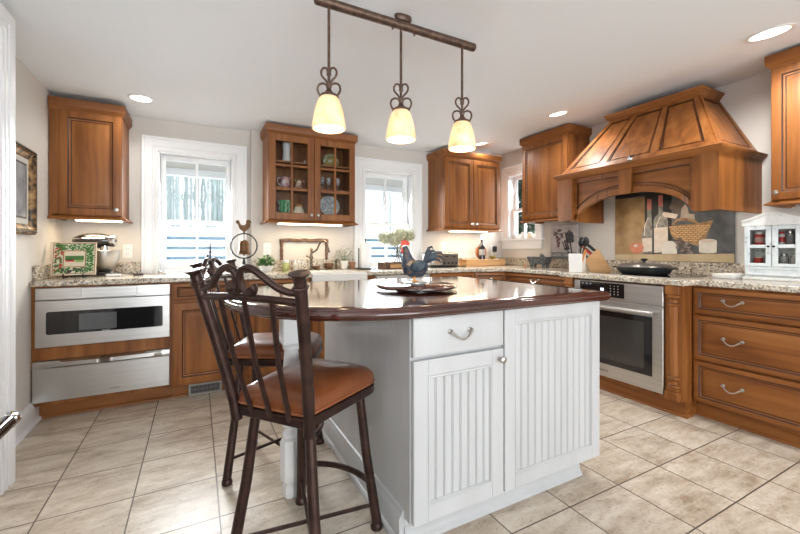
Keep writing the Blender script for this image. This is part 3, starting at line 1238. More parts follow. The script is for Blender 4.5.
def strip(b, side, q, off, m, th=.004):
    """quad q of (u,t) raised from the canopy face"""
    lo = [face_pt(side, u, t, -.001) for u, t in q]
    hi = [face_pt(side, u, t, off) for u, t in q]
    b.add(lo + hi, [(4, 5, 6, 7), (0, 1, 5, 4), (1, 2, 6, 5), (2, 3, 7, 6), (3, 0, 4, 7)], m)


b = MB()
e = .045
d1, d2 = .325, .675
for side, divs in (('f', (0, d1, d2, 1)), ('r', (0, 1)), ('l', (0, 1))):
    n_ = len(divs) - 1
    strip(b, side, [(0, 0), (1, 0), (1, .075), (0, .075)], .012, 0)
    strip(b, side, [(0, .935), (1, .935), (1, 1), (0, 1)], .012, 0)
    es = e if side == 'f' else .10
    for i, d in enumerate(divs):
        a, c = (d, d + es) if i == 0 else ((d - es, d) if i == n_ else (d - .026, d + .026))
        strip(b, side, [(a, .075), (c, .075), (c, .935), (a, .935)], .012, 0)
    for i in range(n_):
        a = divs[i] + (es if i == 0 else .026)
        c = divs[i + 1] - (es if i == n_ - 1 else .026)
        g = .011 if side == 'f' else .02
        for q in ([(a, .075), (a + g, .075), (a + g, .935), (a, .935)], [(c - g, .075), (c, .075), (c, .935), (c - g, .935)], [(a + g, .075), (c - g, .075), (c - g, .093), (a + g, .093)], [(a + g, .918), (c - g, .918), (c - g, .935), (a + g, .935)]):
            strip(b, side, q, .006, 1)
        g2 = g + (.012 if side == 'f' else .02)
        strip(b, side, [(a + g2, .11), (c - g2, .11), (c - g2, .90), (a + g2, .90)], .005, 0)
b.obj('canopy_panels', [W, WG], hd)
b = MB()
x0, x1, y, z = canopy(1, 0)
b.sweep([(x0, DH), (x0, y), (x1, y), (x1, DH)], [(-.05, zc1 - .01), (.013, zc1 - .01), (.016, zc1 + .004), (.026, zc1 + .012), (.034, zc1 + .030), (.044, zc1 + .036), (.046, zc1 + .050), (-.05, zc1 + .052)])
b.obj('crown_moulding', [WH], hd)
b = MB()
b.box(.032, wHd - .032, .11, DH - .002, 1.70, 1.74)
b.box(.25, wHd - .25, .16, DH - .06, 1.685, 1.6998)
vi = b.obj('vent_insert', STEEL, hd)
for x in (.42, wHd - .42):  # lamps added under the hood to brighten the painted panel
    b = MB()
    b.lathe([(.030, 1.6845), (.030, 1.681), (.0, 1.680)], (x, .30, 0), 18)
    b.obj('added_hood_lamp', CANLENS, vi)
    d = bpy.data.lights.new('added_hood_glow', 'SPOT')
    d.energy, d.color, d.spot_size, d.spot_blend, d.shadow_soft_size = 5, (1, .88, .72), rad(150), .7, .03
    l = bpy.data.objects.new('added_hood_glow', d)
    COL.objects.link(l)
    l.parent = vi
    l.location = (x, .30, 1.67)

og = thing('hood_ornament', 'small black and white bird ornament with a wire hook on the hood ledge', 'ornament', (XH + .002, 1.80, 1.7995), R90)
b = MB()
b.ball((0, 0, .018), (.020, .014, .018), 0)
b.ball((.012, -.004, .030), (.012, .011, .011), 1)
b.box(-.016, .016, -.010, .010, 0, .006, 1, c=.002)
b.tube([(.016, 0, .030), (.036, 0, .040)], [.007, .003], 8, 1)
b.ball((-.006, -.011, .022), (.008, .005, .006), 1)
b.obj('body', [PORC, BLACK], og)
b = MB()
b.tube([(0, 0, .034), (0, 0, .085), (.004, 0, .098), (.0, 0, .108), (-.008, 0, .106), (-.009, 0, .097)], .0022, 8)
b.obj('wire_hook', BRASS, og)


# ------------------------------------------------------------------ island
isl = thing('kitchen_island', 'white beadboard kitchen island with a mahogany top', 'island', (.697, 1.245, 0))
wI, dI = 1.066, 1.075
b = MB()
b.box(0, wI, 0, dI, .097, .8675)
b.obj('body', WHITEC, isl)
b = MB()
b.box(0, .99, .042, dI - .02, 0, .0965)
b.sweep([(0, .042), (.992, .042)], [(0, 0), (.022, 0), (.020, .012), (.010, .022), (.006, .030), (.005, .060), (.0, .064)])
b.obj('toe_kick', WHITEC, isl)
b = MB()
bp = [(0, 0), (.034, 0), (.032, .012), (.024, .020), (.020, .022), (.020, .095), (.016, .103), (.010, .110), (.008, .122), (0, .126)]
b.sweep([(0, dI), (0, .045)], bp)
b.obj('base_moulding', WHITEC, isl)


def bead_door(x0, x1, z0, z1, rail, pitch=.041):
    b = MB()
    for q in ((x0, x0 + rail, z0, z1), (x1 - rail, x1, z0, z1), (x0 + rail, x1 - rail, z0, z0 + rail), (x0 + rail, x1 - rail, z1 - rail, z1)):
        b.box(q[0], q[1], -.024, -.0005, q[2], q[3], c=.0025)
    a, c, d, e = x0 + rail, x1 - rail, z0 + rail, z1 - rail
    # bead moulding inside the frame, with a thin grey glaze line
    b.sweep([(a, d), (a, e), (c, e), (c, d)], [(0, .0245), (-.003, .0262), (-.006, .0262), (-.009, .018), (-.010, .012), (0, .010)], closed=True, plane='xz', sgn=-1)
    b.sweep([(a, d), (a, e), (c, e), (c, d)], [(-.009, .0165), (-.012, .0165), (-.012, .0125), (-.009, .0125)], closed=True, plane='xz', sgn=-1, m=1)
    n = round((c - a) / pitch)
    w = (c - a) / n
    for k in range(n):
        u0, u1 = a + w * k, a + w * (k + 1)
        g = .0035
        b.box(u0 + g, u1 - g, -.016, -.001, d, e, c=.0025)
        b.box(u1 - g - .0005, u1 + g + .0005, -.011, -.001, d, e, m=1)
        if k < n - 1:
            b.tube([(u1, -.0125, d), (u1, -.0125, e)], .0022, 6)
    return b


b = bead_door(.004, .437, .100, .706, .062)
d1_ = b.obj('beadboard_door', [WHITEC, WGLZ], isl)
knob(d1_, .413, .666, -.024)
b = MB()
b.panel(.004, .437, .718, .865, [(0, -.0005), (0, -.020), (.004, -.024), (.006, -.0245), (.006, -.0245)])
d2_ = b.obj('drawer', [WHITEC, WGLZ], isl)
pull(d2_, .212, .800, -.0245, .047)
b = bead_door(.444, 1.062, .100, .865, .058)
b.obj('beadboard_panel', [WHITEC, WGLZ], isl)
# turned leg below the overhang
b = MB()
b.lathe([(.030, 0), (.036, .008), (.042, .030), (.041, .055), (.033, .072), (.030, .080)], seg=8)
b.lathe([(.046, .0801), (.050, .090), (.050, .250), (.046, .262), (.034, .272)], seg=8)
b.lathe([(.034, .2721), (.041, .280), (.041, .292), (.032, .300), (.030, .312), (.040, .325), (.041, .338), (.033, .350), (.031, .370), (.037, .46), (.039, .54), (.033, .63), (.030, .66), (.038, .672), (.038, .684), (.030, .692)], seg=24)
b.box(-.046, .046, -.046, .046, .692, .8675, c=.006)
b.obj('turned_leg', WHITE, isl, loc=(.382 - .70, 1.778 - 1.245, 0), smooth=30)

outl = []
for k in range(33):
    a = rad(90 + 180 * k / 32)
    outl.append((.76 + .66 * math.cos(a), 1.80 + .62 * math.sin(a)))
for (cx, cy, a0) in ((1.775, 1.205, -90), (1.775, 2.395, 0)):
    for k in range(5):
        a = rad(a0 + 22.5 * k)
        outl.append((cx + .025 * math.cos(a), cy + .025 * math.sin(a)))
b = MB()
prof = [(-.06, .914), (-.026, .914), (-.016, .9125), (-.011, .908), (-.010, .904), (-.0035, .903), (.0, .898), (.0025, .890), (.0, .881), (-.005, .876), (-.010, .8745), (-.011, .871), (-.018, .868), (-.06, .868)]
k0 = len(prof)
b.sweep(outl, prof, closed=True, caps=False)
n = len(outl)
b.f.append([i * k0 for i in range(n)]); b.m.append(0)
b.f.append([i * k0 + k0 - 1 for i in range(n)][::-1]); b.m.append(0)
it = b.obj('island_worktop', ISL, smooth=40)
tag(it, 'glossy dark mahogany island top with a rounded left end', 'worktop')


# ------------------------------------------------------------------ bar stools
def bar_stool(label, loc, rz):
    r = thing('bar_stool', label, 'bar stool', loc, rz, 'wrought iron bar stools at the island')
    zs = .555
    corners = [(-.150, -.205), (.150, -.205), (.190, .205), (-.190, .205)]

    def outline(s, rr=.055, dy=0.):
        pts = []
        cs = [Vector(c) for c in corners]
        for i in range(4):
            p, a, c = cs[i], cs[i - 1], cs[(i + 1) % 4]
            da, dc = (a - p).normalized(), (c - p).normalized()
            rr_ = .03 if i < 2 else rr * 1.25
            for k in range(7):
                t = k / 6
                q = p + da * rr_ * (1 - t) ** 2 + dc * rr_ * t ** 2
                pts.append((q.x * s, q.y * s))
        # soften the sides into gentle curves
        return [(x * (1 + .05 * (1 - (y / .21) ** 2)), y + (.025 * (1 - (x / .2) ** 2) if y > .15 else 0)) for x, y in pts]
    # seat frame and cushion
    b = MB()
    o0 = outline(1.0)
    b.prism(o0, zs, zs + .032)
    sf = b.obj('seat_frame', BRONZE, r, bevel=.004)
    b = MB()
    lv = [(.955, zs + .033), (.985, zs + .040), (1.0, zs + .050), (.998, zs + .060), (.97, zs + .074), (.90, zs + .088), (.76, zs + .100), (.55, zs + .108), (.28, zs + .112)]
    vs, fs = [], []
    for s, z in lv:
        vs += [(x, y, z) for x, y in outline(s)]
    m_ = len(o0)
    for i in range(len(lv) - 1):
        fs += [(i * m_ + k, i * m_ + (k + 1) % m_, (i + 1) * m_ + (k + 1) % m_, (i + 1) * m_ + k) for k in range(m_)]
    fs += [tuple(range(m_))[::-1], tuple(range((len(lv) - 1) * m_, len(lv) * m_))]
    b.add(vs, fs)
    seat = b.obj('seat', LEATH, r, smooth=60)
    b = MB()
    b.tube([(x, y, zs + .044) for x, y in outline(.995)], .0045, 6, closed=True)
    b.obj('piping', DKLEATH, seat)
    # legs
    tops = [(-.115, -.145), (.115, -.145), (.140, .135), (-.140, .135)]
    feet = [(-.190, -.185), (.180, -.185), (.185, .195), (-.190, .195)]
    for (tx, ty), (fx, fy) in zip(tops, feet):
        b = MB()
        b.tube([(tx, ty, zs - .0005), (tx * .6 + fx * .4, ty * .6 + fy * .4, zs * .55), (fx, fy, .028)], [.017, .0185, .020], 14)
        lg = b.obj('leg', BRONZE, r)
        b = MB()
        b.lathe([(.018, 0), (.024, .003), (.0255, .014), (.021, .024), (.020, .0278)], (fx, fy, 0), 14)
        b.obj('foot', BRONZE, lg)

    def on(i, z):
        t = 1 - (z - .02) / (zs - .02)
        return Vector((tops[i][0] + (feet[i][0] - tops[i][0]) * t, tops[i][1] + (feet[i][1] - tops[i][1]) * t, z))
    b = MB()
    p, q = on(3, .185), on(2, .185)
    b.tube([p.lerp(q, k / 12) + Vector((0, .055 * (1 - (k / 6 - 1) ** 2), 0)) for k in range(13)], .012, 10)
    b.obj('footrest', BRONZE, r)
    for i, j in ((0, 2), (1, 3)):
        z = .100 + (.012 if i else 0)
        b = MB()
        b.tube([on(i, z), on(j, z)], .0075, 8)
        b.obj('cross_brace', BRONZE, r)
    # back: leaning posts, rail, slats, scrolls
    zt = 1.035
    lean, spl = -.115, .056

    def post(sx, z):
        t = (z - zs) / (zt - zs)
        return Vector((sx * (.152 + spl * t), -.196 + lean * (t ** 1.15), z))
    for sx in (-1, 1):
        b = MB()
        zz = [zs - .02 + (zt - zs + .02) * k / 8 for k in range(9)]
        b.tube([post(sx, max(z, zs)) if z >= zs else post(sx, zs) - Vector((0, 0, zs - z)) for z in zz],   .0185, 16)
        po = b.obj('back_post', BRONZE, r)
        b = MB()
        p = post(sx, zt)
        Mt = Euler((rad(15), sx * rad(6), 0)).to_matrix().to_4x4()
        b.lathe([(.0186, -.030), (.0235, -.028), (.025, -.024), (.0235, -.020), (.0185, -.018), (.0185, .002), (.022, .009), (.031, .015), (.032, .0185), (.010, .021)], (p.x, p.y, p.z), 8, M=Mt)
        b.obj('finial', BRONZE, po, smooth=25)
    b = MB()
    zr = .965
    L, R_ = post(-1, zr), post(1, zr)
    rail = [L.lerp(R_, k / 12) + Vector((0, -.022 * (1 - (k / 6 - 1) ** 2), .010 * (1 - (k / 6 - 1) ** 2))) for k in range(13)]
    b.tube(rail, .0115, 10)
    b.obj('top_rail', BRONZE, r)
    for k in (-1, 0, 1):
        b = MB()
        p = Vector((k * .078, -.199, zs + .012))
        q = Vector((k * .105, L.y - .021 * (1 - (k * .5) ** 2), zr + .004))
        b.tube([p, p.lerp(q, .5) + Vector((0, -.010, 0)), q], .0105, 8, sq=.6)
        b.obj('back_slat', BRONZE, r)
    for sx in (-1, 1):
        pts2 = [(.176, .995), (.150, .998), (.120, 1.012), (.090, 1.036), (.062, 1.058), (.036, 1.066), (.014, 1.056), (.004, 1.034), (.006, 1.008), (.018, .992), (.034, .988), (.045, .998), (.040, 1.010)]
        # smooth by subdividing
        cr = []
        for i in range(len(pts2) - 1):
            p0, p1, p2, p3 = [Vector(pts2[max(0, min(len(pts2) - 1, i + d))]) for d in (-1, 0, 1, 2)]
            for t in (0, .33, .67):
                cr.append(.5 * ((2 * p1) + (p2 - p0) * t + (2 * p0 - 5 * p1 + 4 * p2 - p3) * t * t + (3 * p1 - p0 - 3 * p2 + p3) * t ** 3))
        cr.append(Vector(pts2[-1]))
        b = MB()
        n = len(cr)
        b.tube([(sx * c.x * 1.06, post(1, c.y).y - .020 * (1 - (c.x / .19) ** 2), c.y) for c in cr], [.0110 if k < n - 4 else .0110 + .0015 * (k - n + 5) for k in range(n)], 10)
        b.obj('back_scroll', BRONZE, r)
    return r


bar_stool('nearest bar stool, whole brown leather seat in view, right in front of the island end', (.37, 1.435, 0), rad(-51.9))
bar_stool('bar stool behind the nearest one, mostly hidden beyond the white island leg', (.37, 2.09, 0), rad(-115))

# ------------------------------------------------------------------ lamps
pl = thing('pendant_light', 'bronze three shade pendant bar light over the island', 'lamp', (.885, 1.64, 2.25))
b = MB()
b.tube([(-.428, 0, -.052), (.424, 0, -.052)], .021, 14)
for sx in (-1, 1):
    b.ball((-.428 if sx < 0 else .424, 0, -.052), (.012, .0205, .0205), 0)
b.obj('bar', OILB, pl)
b = MB()
b.lathe([(.045, -.001), (.046, -.010), (.043, -.020), (.034, -.028), (.020, -.0305)][::-1], (0, .006, 0), seg=28, M=Matrix.Scale(.5, 4, (0, 1, 0)))
b.obj('canopy', OILB, pl)
for sx in (-.06, .06):
    b = MB()
    b.lathe([(.004, -.083), (.0055, -.079), (.0055, -.074), (.003, -.070)], (sx, 0, 0), 10)
    b.obj('screw', OILB, pl)
for px_ in (.512, .870, 1.234):
    x = px_ - .885
    b = MB()
    zsh = -.604                      # bottom of the shade
    b.tube([(x, 0, -.069), (x, 0, zsh + .185)], .0065, 10)
    rod = b.obj('rod', OILB, pl)
    b = MB()
    b.lathe([(.042, .138), (.044, .142), (.036, .150), (.026, .154), (.014, .166), (.010, .178), (.013, .184), (.013, .192), (.007, .197)], (x, 0, zsh), 20)
    b.obj('cap', OILB, rod)
    b = MB()
    for sx in (-1, 1):
        # two wrought loops, a large lower one and a smaller upper one, turned towards the room
        ca, sa = math.cos(rad(-27.8)), math.sin(rad(-27.8))
        for pts in ([(.004, .188), (.022, .200), (.042, .196), (.050, .176), (.044, .156), (.036, .148)], [(.004, .196), (.014, .214), (.030, .232), (.034, .252), (.024, .268), (.010, .266), (.005, .252), (.006, .235)]):
            cr = []
            for i in range(len(pts) - 1):
                p0, p1, p2, p3 = [Vector(pts[max(0, min(len(pts) - 1, i + d))]) for d in (-1, 0, 1, 2)]
                for t in (0, .33, .67):
                    cr.append(.5 * ((2 * p1) + (p2 - p0) * t + (2 * p0 - 5 * p1 + 4 * p2 - p3) * t * t + (3 * p1 - p0 - 3 * p2 + p3) * t ** 3))
            cr.append(Vector(pts[-1]))
            b.tube([(x + sx * c.x * ca, sx * c.x * sa, zsh + c.y) for c in cr], .0048, 8)
    b.obj('scroll', OILB, rod)
    b = MB()
    pr = [(.036, .140), (.045, .128), (.054, .104), (.062, .074), (.068, .040), (.0725, .012), (.072, .0)]
    b.lathe(pr + [(r_ - .004, z_) for r_, z_ in pr[::-1]], (x, 0, zsh), 32, caps=False)
    b.obj('shade', SHADE, rod, smooth=60)
    b = MB()
    b.ball((x, 0, zsh + .062), (.022, .022, .030), 0)
    b.lathe([(.011, .092), (.012, .138)], (x, 0, zsh), 12)
    b.obj('bulb', BULB, rod)
    d = bpy.data.lights.new('bulb_glow', 'POINT')
    d.energy, d.color, d.shadow_soft_size = 2.2, (1, .78, .50), .03
    l = bpy.data.objects.new('bulb_glow', d)
    COL.objects.link(l)
    l.parent = rod
    l.location = (x, 0, zsh + .020)

for lab, x, y, z, tl, s, pw_ in (('recessed ceiling light at the top right corner of the picture', 2.83, .94, 2.3285, 1, 1.08, 40), ('recessed ceiling light left of the range hood', 2.86, 2.39, 2.333, 1, .92, 26), ('recessed ceiling light above the left sash window', -.371, 3.453, 2.249, 0, .85, 9), ('recessed ceiling light half hidden by the right pendant shade', 2.896, 3.50, 2.3385, 1, .9, 14)):
    r = thing('recessed_light', lab, 'ceiling light', (x, y, z), 0, 'recessed can lights')
    if tl: r.rotation_euler = (0, rad(-8.53), 0)
    b = MB()
    b.lathe([(.098 * s, .0), (.100 * s, -.004), (.092 * s, -.008), (.080 * s, -.006), (.078 * s, -.001)], seg=28, caps=False)
    b.obj('trim_ring', WHITE, r)
    b = MB()
    b.lathe([(.079 * s, -.0045), (.04 * s, -.0065), (.0, -.0070)], seg=28, caps=False)
    b.obj('lens', CANLENS, r)
    d = bpy.data.lights.new('can_glow', 'SPOT')
    d.energy, d.color, d.spot_size, d.spot_blend, d.shadow_soft_size = pw_, (1, .99, .96), rad(160), .6, .06
    l = bpy.data.objects.new('can_glow', d)
    COL.objects.link(l)
    l.parent = r
    l.location = (0, 0, -.03)

# ------------------------------------------------------------------ left wall picture, outlets, vent, black handle
r = thing('framed_picture', 'ornate gilt framed picture on the left wall, cut off by the white casing', 'picture', (XL + .001, 3.03, 1.475), PI / 2)
hw, hh = .25, .265
b = MB()
b.sweep([(-hw, -hh), (-hw, hh), (hw, hh), (hw, -hh)], [(0, .0), (0, .022), (-.010, .030), (-.026, .030), (-.032, .022), (-.040, .020), (-.058, .012), (-.062, .006), (-.062, 0)], closed=True, plane='xz', sgn=-1)
n0 = len(b.m)
for i in range(n0):
    b.m[i] = 0
for k in range(34):
    for z in (-hh + .018, hh - .018):
        b.ball((-hw + .018 + k * (2 * hw - .036) / 33, -.031, z), (.006, .005, .006), 1, 6, 4)
    for x in (-hw + .018, hw - .018):
        b.ball((x, -.031, -hh + .018 + k * (2 * hh - .036) / 33), (.006, .005, .006), 1, 6, 4)
b.obj('frame', [noise_mat('gilt_and_black_frame', (30, 30, 30), [(.40, (.03, .022, .016)), (.55, (.28, .16, .06)), (.7, (.42, .27, .11))], .4, metal=.4), BLACK], r)
b = MB()
b.panel(-hw + .061, hw - .061, -hh + .061, hh - .061, [(0, -.001), (0, -.004), (0, -.004)])
b.obj('mat_board', mat('pale_mat_board', (.55, .52, .47), .8), r)
b = MB()
b.panel(-hw + .095, hw - .095, -hh + .095, hh - .095, [(0, -.0042), (0, -.006), (.012, -.006, 1), (.012, -.0058, 1)])
b.obj('print', [noise_mat('grey_print_picture', (6, 6, 6), [(.35, (.10, .11, .13)), (.6, (.33, .34, .35)), (.7, (.5, .48, .45))], .3), BLACK], r)


def outlet(label, loc, rz, w=.072, plug=False):
    r = thing('wall_outlet', label, 'outlet', loc, rz, 'wall outlets')
    b = MB()
    b.box(-w / 2, w / 2, -.006, -.0005, -.058, .058, c=.003)
    b.obj('plate', PLAST, r)
    for z in (-.022, .022):
        b = MB()
        b.box(-.017, .017, -.009, -.0062, z - .014, z + .014, c=.002)
        so = b.obj('socket', WHITE, r)
        b = MB()
        for x in (-.006, .006):
            b.box(x - .001, x + .001, -.0094, -.0088, z - .004, z + .006)
        b.obj('slots', BLACK, so)
    return r


outlet('white wall outlet left of the left window', (-.519, YB, 1.10), 0, .07)
outlet('white wall outlet above the small green plant', (.595, YB2, 1.115), 0)
outlet('white wall outlet above the toaster', (2.635, YB2, 1.150), 0)
outlet('white wall outlet right of the wine bottle with a black plug', (3.40, YB2, 1.105), 0)
r = thing('black_plug', 'black charger plugged into the outlet right of the wine bottle', 'plug', (3.41, YB2 - .0095, 1.127))
b = MB()
b.box(-.022, .022, -.045, 0, -.045, .030, c=.005)
b.box(-.016, .016, -.050, -.045, -.02, .01, c=.002)
b.tube([(0, -.03, -.045), (.01, -.05, -.08), (-.02, -.05, -.10)], .004, 8)
b.obj('charger', BLACK, r)

r = thing('floor_register', 'grey metal floor register set into the toe kick', 'vent', (-.057, 3.332, .001))
b = MB()
for q in ((0, .23, 0, .014), (0, .23, .074, .088), (0, .014, .014, .074), (.216, .23, .014, .074)):
    b.box(q[0], q[1], 0, .014, q[2], q[3], c=.002)
b.obj('frame', mat('grey_register_metal', (.36, .34, .32), .45, .4), r)
b = MB()
for k in range(22):
    x = .018 + k * .0092
    b.box(x, x + .0042, .003, .012, .014, .074)
for z in (.043,):
    b.box(.014, .216, .005, .010, z - .002, z + .002)
b.obj('grille', mat('dark_register_grille', (.18, .17, .165), .5, .4), r)
b = MB()
b.box(.014, .216, .0125, .0138, .014, .074)
b.obj('backing', BLACK, r)

r = thing('dishwasher', 'black and chrome appliance handle at the left edge of the picture', 'dishwasher', (-.452, .68, 0), PI / 2)
b = MB()
b.box(0, .60, .0, .60, .10, .86, c=.004)
b.obj('body', BLACK, r)
b = MB()
b.box(.004, .596, -.020, -.0005, .11, .74, c=.004)
b.obj('door', BLACK, r)
b = MB()
b.tube([(.02, -.046, .700), (.585, -.046, .700)], .017, 16)
for x in (.06, .54):
    b.tube([(x, -.0202, .700), (x, -.045, .700)], .009, 10)
hn = b.obj('handle', BGLASS, r)
b = MB()
b.lathe([(.0175, 0), (.0185, .004), (.0185, .026), (.014, .033), (.004, .035)], (.5852, -.046, .700), 18, M=Matrix.Rotation(rad(90), 4, 'Y'))
b.obj('chrome_end_cap', CHROME, hn)
b = MB()
b.box(.02, .58, .05, .55, 0, .0995)
b.obj('plinth', BLACK, r)

# ------------------------------------------------------------------ counter, left end
ZC = .9142
ps = thing('plate_stand', 'black wire stand holding the patterned square plate', 'stand', (-.775, 3.54, ZC))
b = MB()
for sx in (-.055, .055):
    b.tube([(sx, .06, .004), (sx, -.045, .004), (sx, -.060, .012), (sx, -.052, .028)], .0045, 8)
    b.tube([(sx, -.015, .005), (sx * .7, .055, .16)], .004, 8)
    b.tube([(sx, .06, .004), (sx * .7, .055, .16)], .0035, 8)
b.tube([(-.055, -.02, .008), (.055, -.02, .008)], .004, 8)
b.tube([(-.04, .055, .15), (.04, .055, .15)], .0035, 8)
b.obj('wire_frame', IRON, ps)
dp = thing('decorative_plate', 'square plate with green leaf border on the black stand', 'plate', (-.775, 3.503, ZC + .017))
dp.rotation_euler = (rad(-20), 0, rad(6))
b = MB()
hs = .125
b.panel(-hs, hs, 0, 2 * hs, [(.004, 0), (0, -.008), (.002, -.014), (.008, -.014, 0), (.012, -.013, 1), (.062, -.004, 2), (.066, -.004, 1), (.070, -.004, 3)])
rr = random.Random(3)
nv = 0
for k in range(300):
    # leaves, berries on the sloping rim
    side = k % 4
    t = rr.uniform(-.112, .112)
    d = rr.uniform(.018, .056)
    lim = hs - d
    t = max(-lim, min(lim, t))
    x, z = {0: (t, d), 1: (t, 2 * hs - d), 2: (-hs + d, hs + t), 3: (hs - d, hs + t)}[side]
    y = -.0135 + .009 * (d - .012) / .050 - .0008
    a = rr.uniform(0, 2 * PI)
    Lf, wf = rr.uniform(.010, .018), rr.uniform(.004, .007)
    ca, sa = math.cos(a), math.sin(a)
    q = [(-Lf, 0), (0, -wf), (Lf, 0), (0, wf)]
    b.add([(x + u * ca - v * sa, y, z + u * sa + v * ca) for u, v in q], [(0, 1, 2, 3)], 4 if k % 6 else (5 if k % 12 else 6))
zc_ = hs
for (x0, x1, z0, z1, m) in ((-.052, .052, zc_ - .010, zc_ + .022, 4), (-.050, .0, zc_ - .022, zc_ - .010, 5), (.005, .050, zc_ - .026, zc_ - .010, 7), (-.04, -.01, zc_ - .014, zc_ - .002, 6)):
    b.box(x0, x1, -.0052, -.0042, z0, z1, m)
b.obj('dish', [mat('cream_glaze', (.66, .58, .44), .3), mat('red_brown_glaze', (.30, .05, .03), .3), mat('pale_green_glaze', (.55, .56, .40), .3), mat('tan_sky_glaze', (.62, .50, .28), .3), mat('leaf_green_glaze', (.06, .17, .04), .3), RED, mat('dark_berry_glaze', (.05, .02, .03), .3), mat('light_green_glaze', (.25, .38, .10), .3)], dp)

mx = thing('stand_mixer', 'black and silver stand mixer behind the patterned plate', 'mixer', (-.72, 3.74, ZC), rad(-8))
GUN = mat('dark_gunmetal_enamel', (.05, .045, .042), .2, .4, .5)
b = MB()
b.box(-.11, .16, -.085, .085, 0, .030, c=.012)
b.obj('base', GUN, mx, smooth=40)
b = MB()
b.tube([(-.075, 0, .030), (-.080, 0, .12), (-.070, 0, .21)], [.052, .042, .050], 16)
b.obj('column', GUN, mx)
b = MB()
b.ball((.02, 0, .270), (.145, .060, .058), 0, 20, 12)
hdm = b.obj('motor_head', GUN, mx)
b = MB()
b.lathe([(.030, 0), (.046, .004), (.050, .020), (.046, .040)], (.118, 0, .270), 18, M=Matrix.Rotation(rad(90), 4, 'Y'))
b.lathe([(.018, .185), (.030, .190), (.030, .235)], (.085, 0, 0), 16)
b.obj('nose_hub', CHROME, hdm)
b = MB()
b.tube([(-.10, -.052, .285), (.10, -.056, .285)], .006, 8)
b.obj('trim_band', CHROME, hdm)
b = MB()
bw = [(.045, .031), (.050, .040), (.070, .075), (.088, .115), (.097, .160), (.100, .190), (.104, .193)]
b.lathe(bw + [(r_ - .003, z_ + .002) for r_, z_ in bw[::-1]], (.085, 0, 0), 28, caps=False)
b.lathe([(.0, .0305), (.045, .031)], (.085, 0, 0), 28, caps=False)
b.obj('bowl', NICK, mx)

r = thing('carving_utensil', 'kitchen utensil with a white handle lying right of the plate stand', 'utensil', (-.60, 3.55, ZC), rad(5))
b = MB()
b.box(.0, .095, -.010, .010, .002, .020, c=.005)
b.obj('handle', PORC, r)
b = MB()
b.box(-.12, -.001, -.012, .012, .006, .010, c=.002)
b.box(-.012, -.0005, -.011, .011, .003, .019, c=.004)
b.obj('blade', BLACK, r)
b = MB()
b.tube([(.0955, 0, .011), (.13, .002, .006), (.15, .01, .004)], .003, 8)
b.obj('hanging_loop', NICK, r)
r = thing('dark_clip', 'small dark brown clip on the granite below the left outlet', 'clip', (-.405, 3.60, ZC), .3)
b = MB()
b.box(-.035, .035, -.012, .012, 0, .018, c=.006)
b.tube([(.034, 0, .010), (.10, -.01, .006), (.20, -.02, .0045)], .0035, 8)
b.obj('clip_body', mat('dark_brown_plastic', (.05, .03, .025), .5), r)

r = thing('iron_easel', 'black wrought iron easel on the counter before the left window', 'easel', (.075, 3.50, ZC))
b = MB()
b.tube([(.02, 0, .0045), (.02, 0, .17), (.02, 0, .255)], [.007, .007, .004], 8)
b.lathe([(.004, .172), (.012, .178), (.012, .186), (.004, .192)], (.02, 0, 0), 10)
b.tube([(-.075, -.02, .055), (-.03, -.01, .085), (.005, 0, .16)], .009, 8)
b.tube([(-.035, 0, .08), (-.01, .0, .11), (.02, 0, .10)], .008, 8)
b.tube([(-.085, -.03, .045), (-.02, -.03, .050), (.02, -.01, .045)], .007, 8)
b.tube([(-.07, -.04, .0045), (-.02, -.03, .05), (.02, 0, .10)], .006, 8)
b.tube([(.09, -.04, .0045), (.05, -.02, .07), (.02, 0, .12)], .006, 8)
b.tube([(.02, .08, .0045), (.02, .03, .08), (.02, 0, .13)], .006, 8)
b.obj('frame', IRON, r)

# rooster bell
r = thing('dinner_bell', 'brass dinner bell in a ring topped by a rooster, before the left window', 'bell', (.357, 3.55, ZC))
b = MB()
b.lathe([(.055, 0), (.055, .006), (.030, .014), (.014, .024), (.009, .060), (.014, .085), (.009, .110), (.007, .125)], seg=18)
b.obj('foot', IRON, r)
RB = Matrix.Rotation(rad(-15), 4, 'Z')
b = MB()
b.tube([RB @ Vector((.106 * math.sin(2 * PI * k / 40), 0, .232 - .106 * math.cos(2 * PI * k / 40))) for k in range(40)], .0058, 8, closed=True)
b.obj('ring', IRON, r)
b = MB()
b.lathe([(.054, .160), (.056, .165), (.047, .176), (.042, .20), (.041, .250), (.033, .276), (.008, .285)], seg=22)
b.tube([(0, 0, .283), (0, 0, .338)], .0035, 8)
be = b.obj('bell', BRASS, r)
b = MB()
b.tube([(0, 0, .20), (0, 0, .162)], .0025, 6)
b.ball((0, 0, .156), .0085, 0, 10, 6)
b.obj('clapper', BRASS, be)
b = MB()
rp = [(-.046, .398), (-.060, .408), (-.066, .404), (-.060, .414), (-.062, .424), (-.054, .420), (-.052, .428), (-.044, .422), (-.036, .424), (-.034, .412), (-.026, .398), (-.010, .392), (.008, .394), (.016, .404), (.016, .418), (.026, .428), (.042, .428), (.054, .418), (.058, .400), (.050, .408), (.044, .406), (.050, .392), (.044, .378), (.030, .364), (.012, .354), (.006, .338), (-.006, .338), (-.008, .354), (-.026, .362), (-.038, .376)]
rp = [(x * 1.05, .338 + (z - .338) * 1.32) for x, z in rp]
b.prism(rp, -.006, .006, 0, 'xz')
b.tr(0, RB)
b.obj('rooster', BRASS, r, bevel=.002)


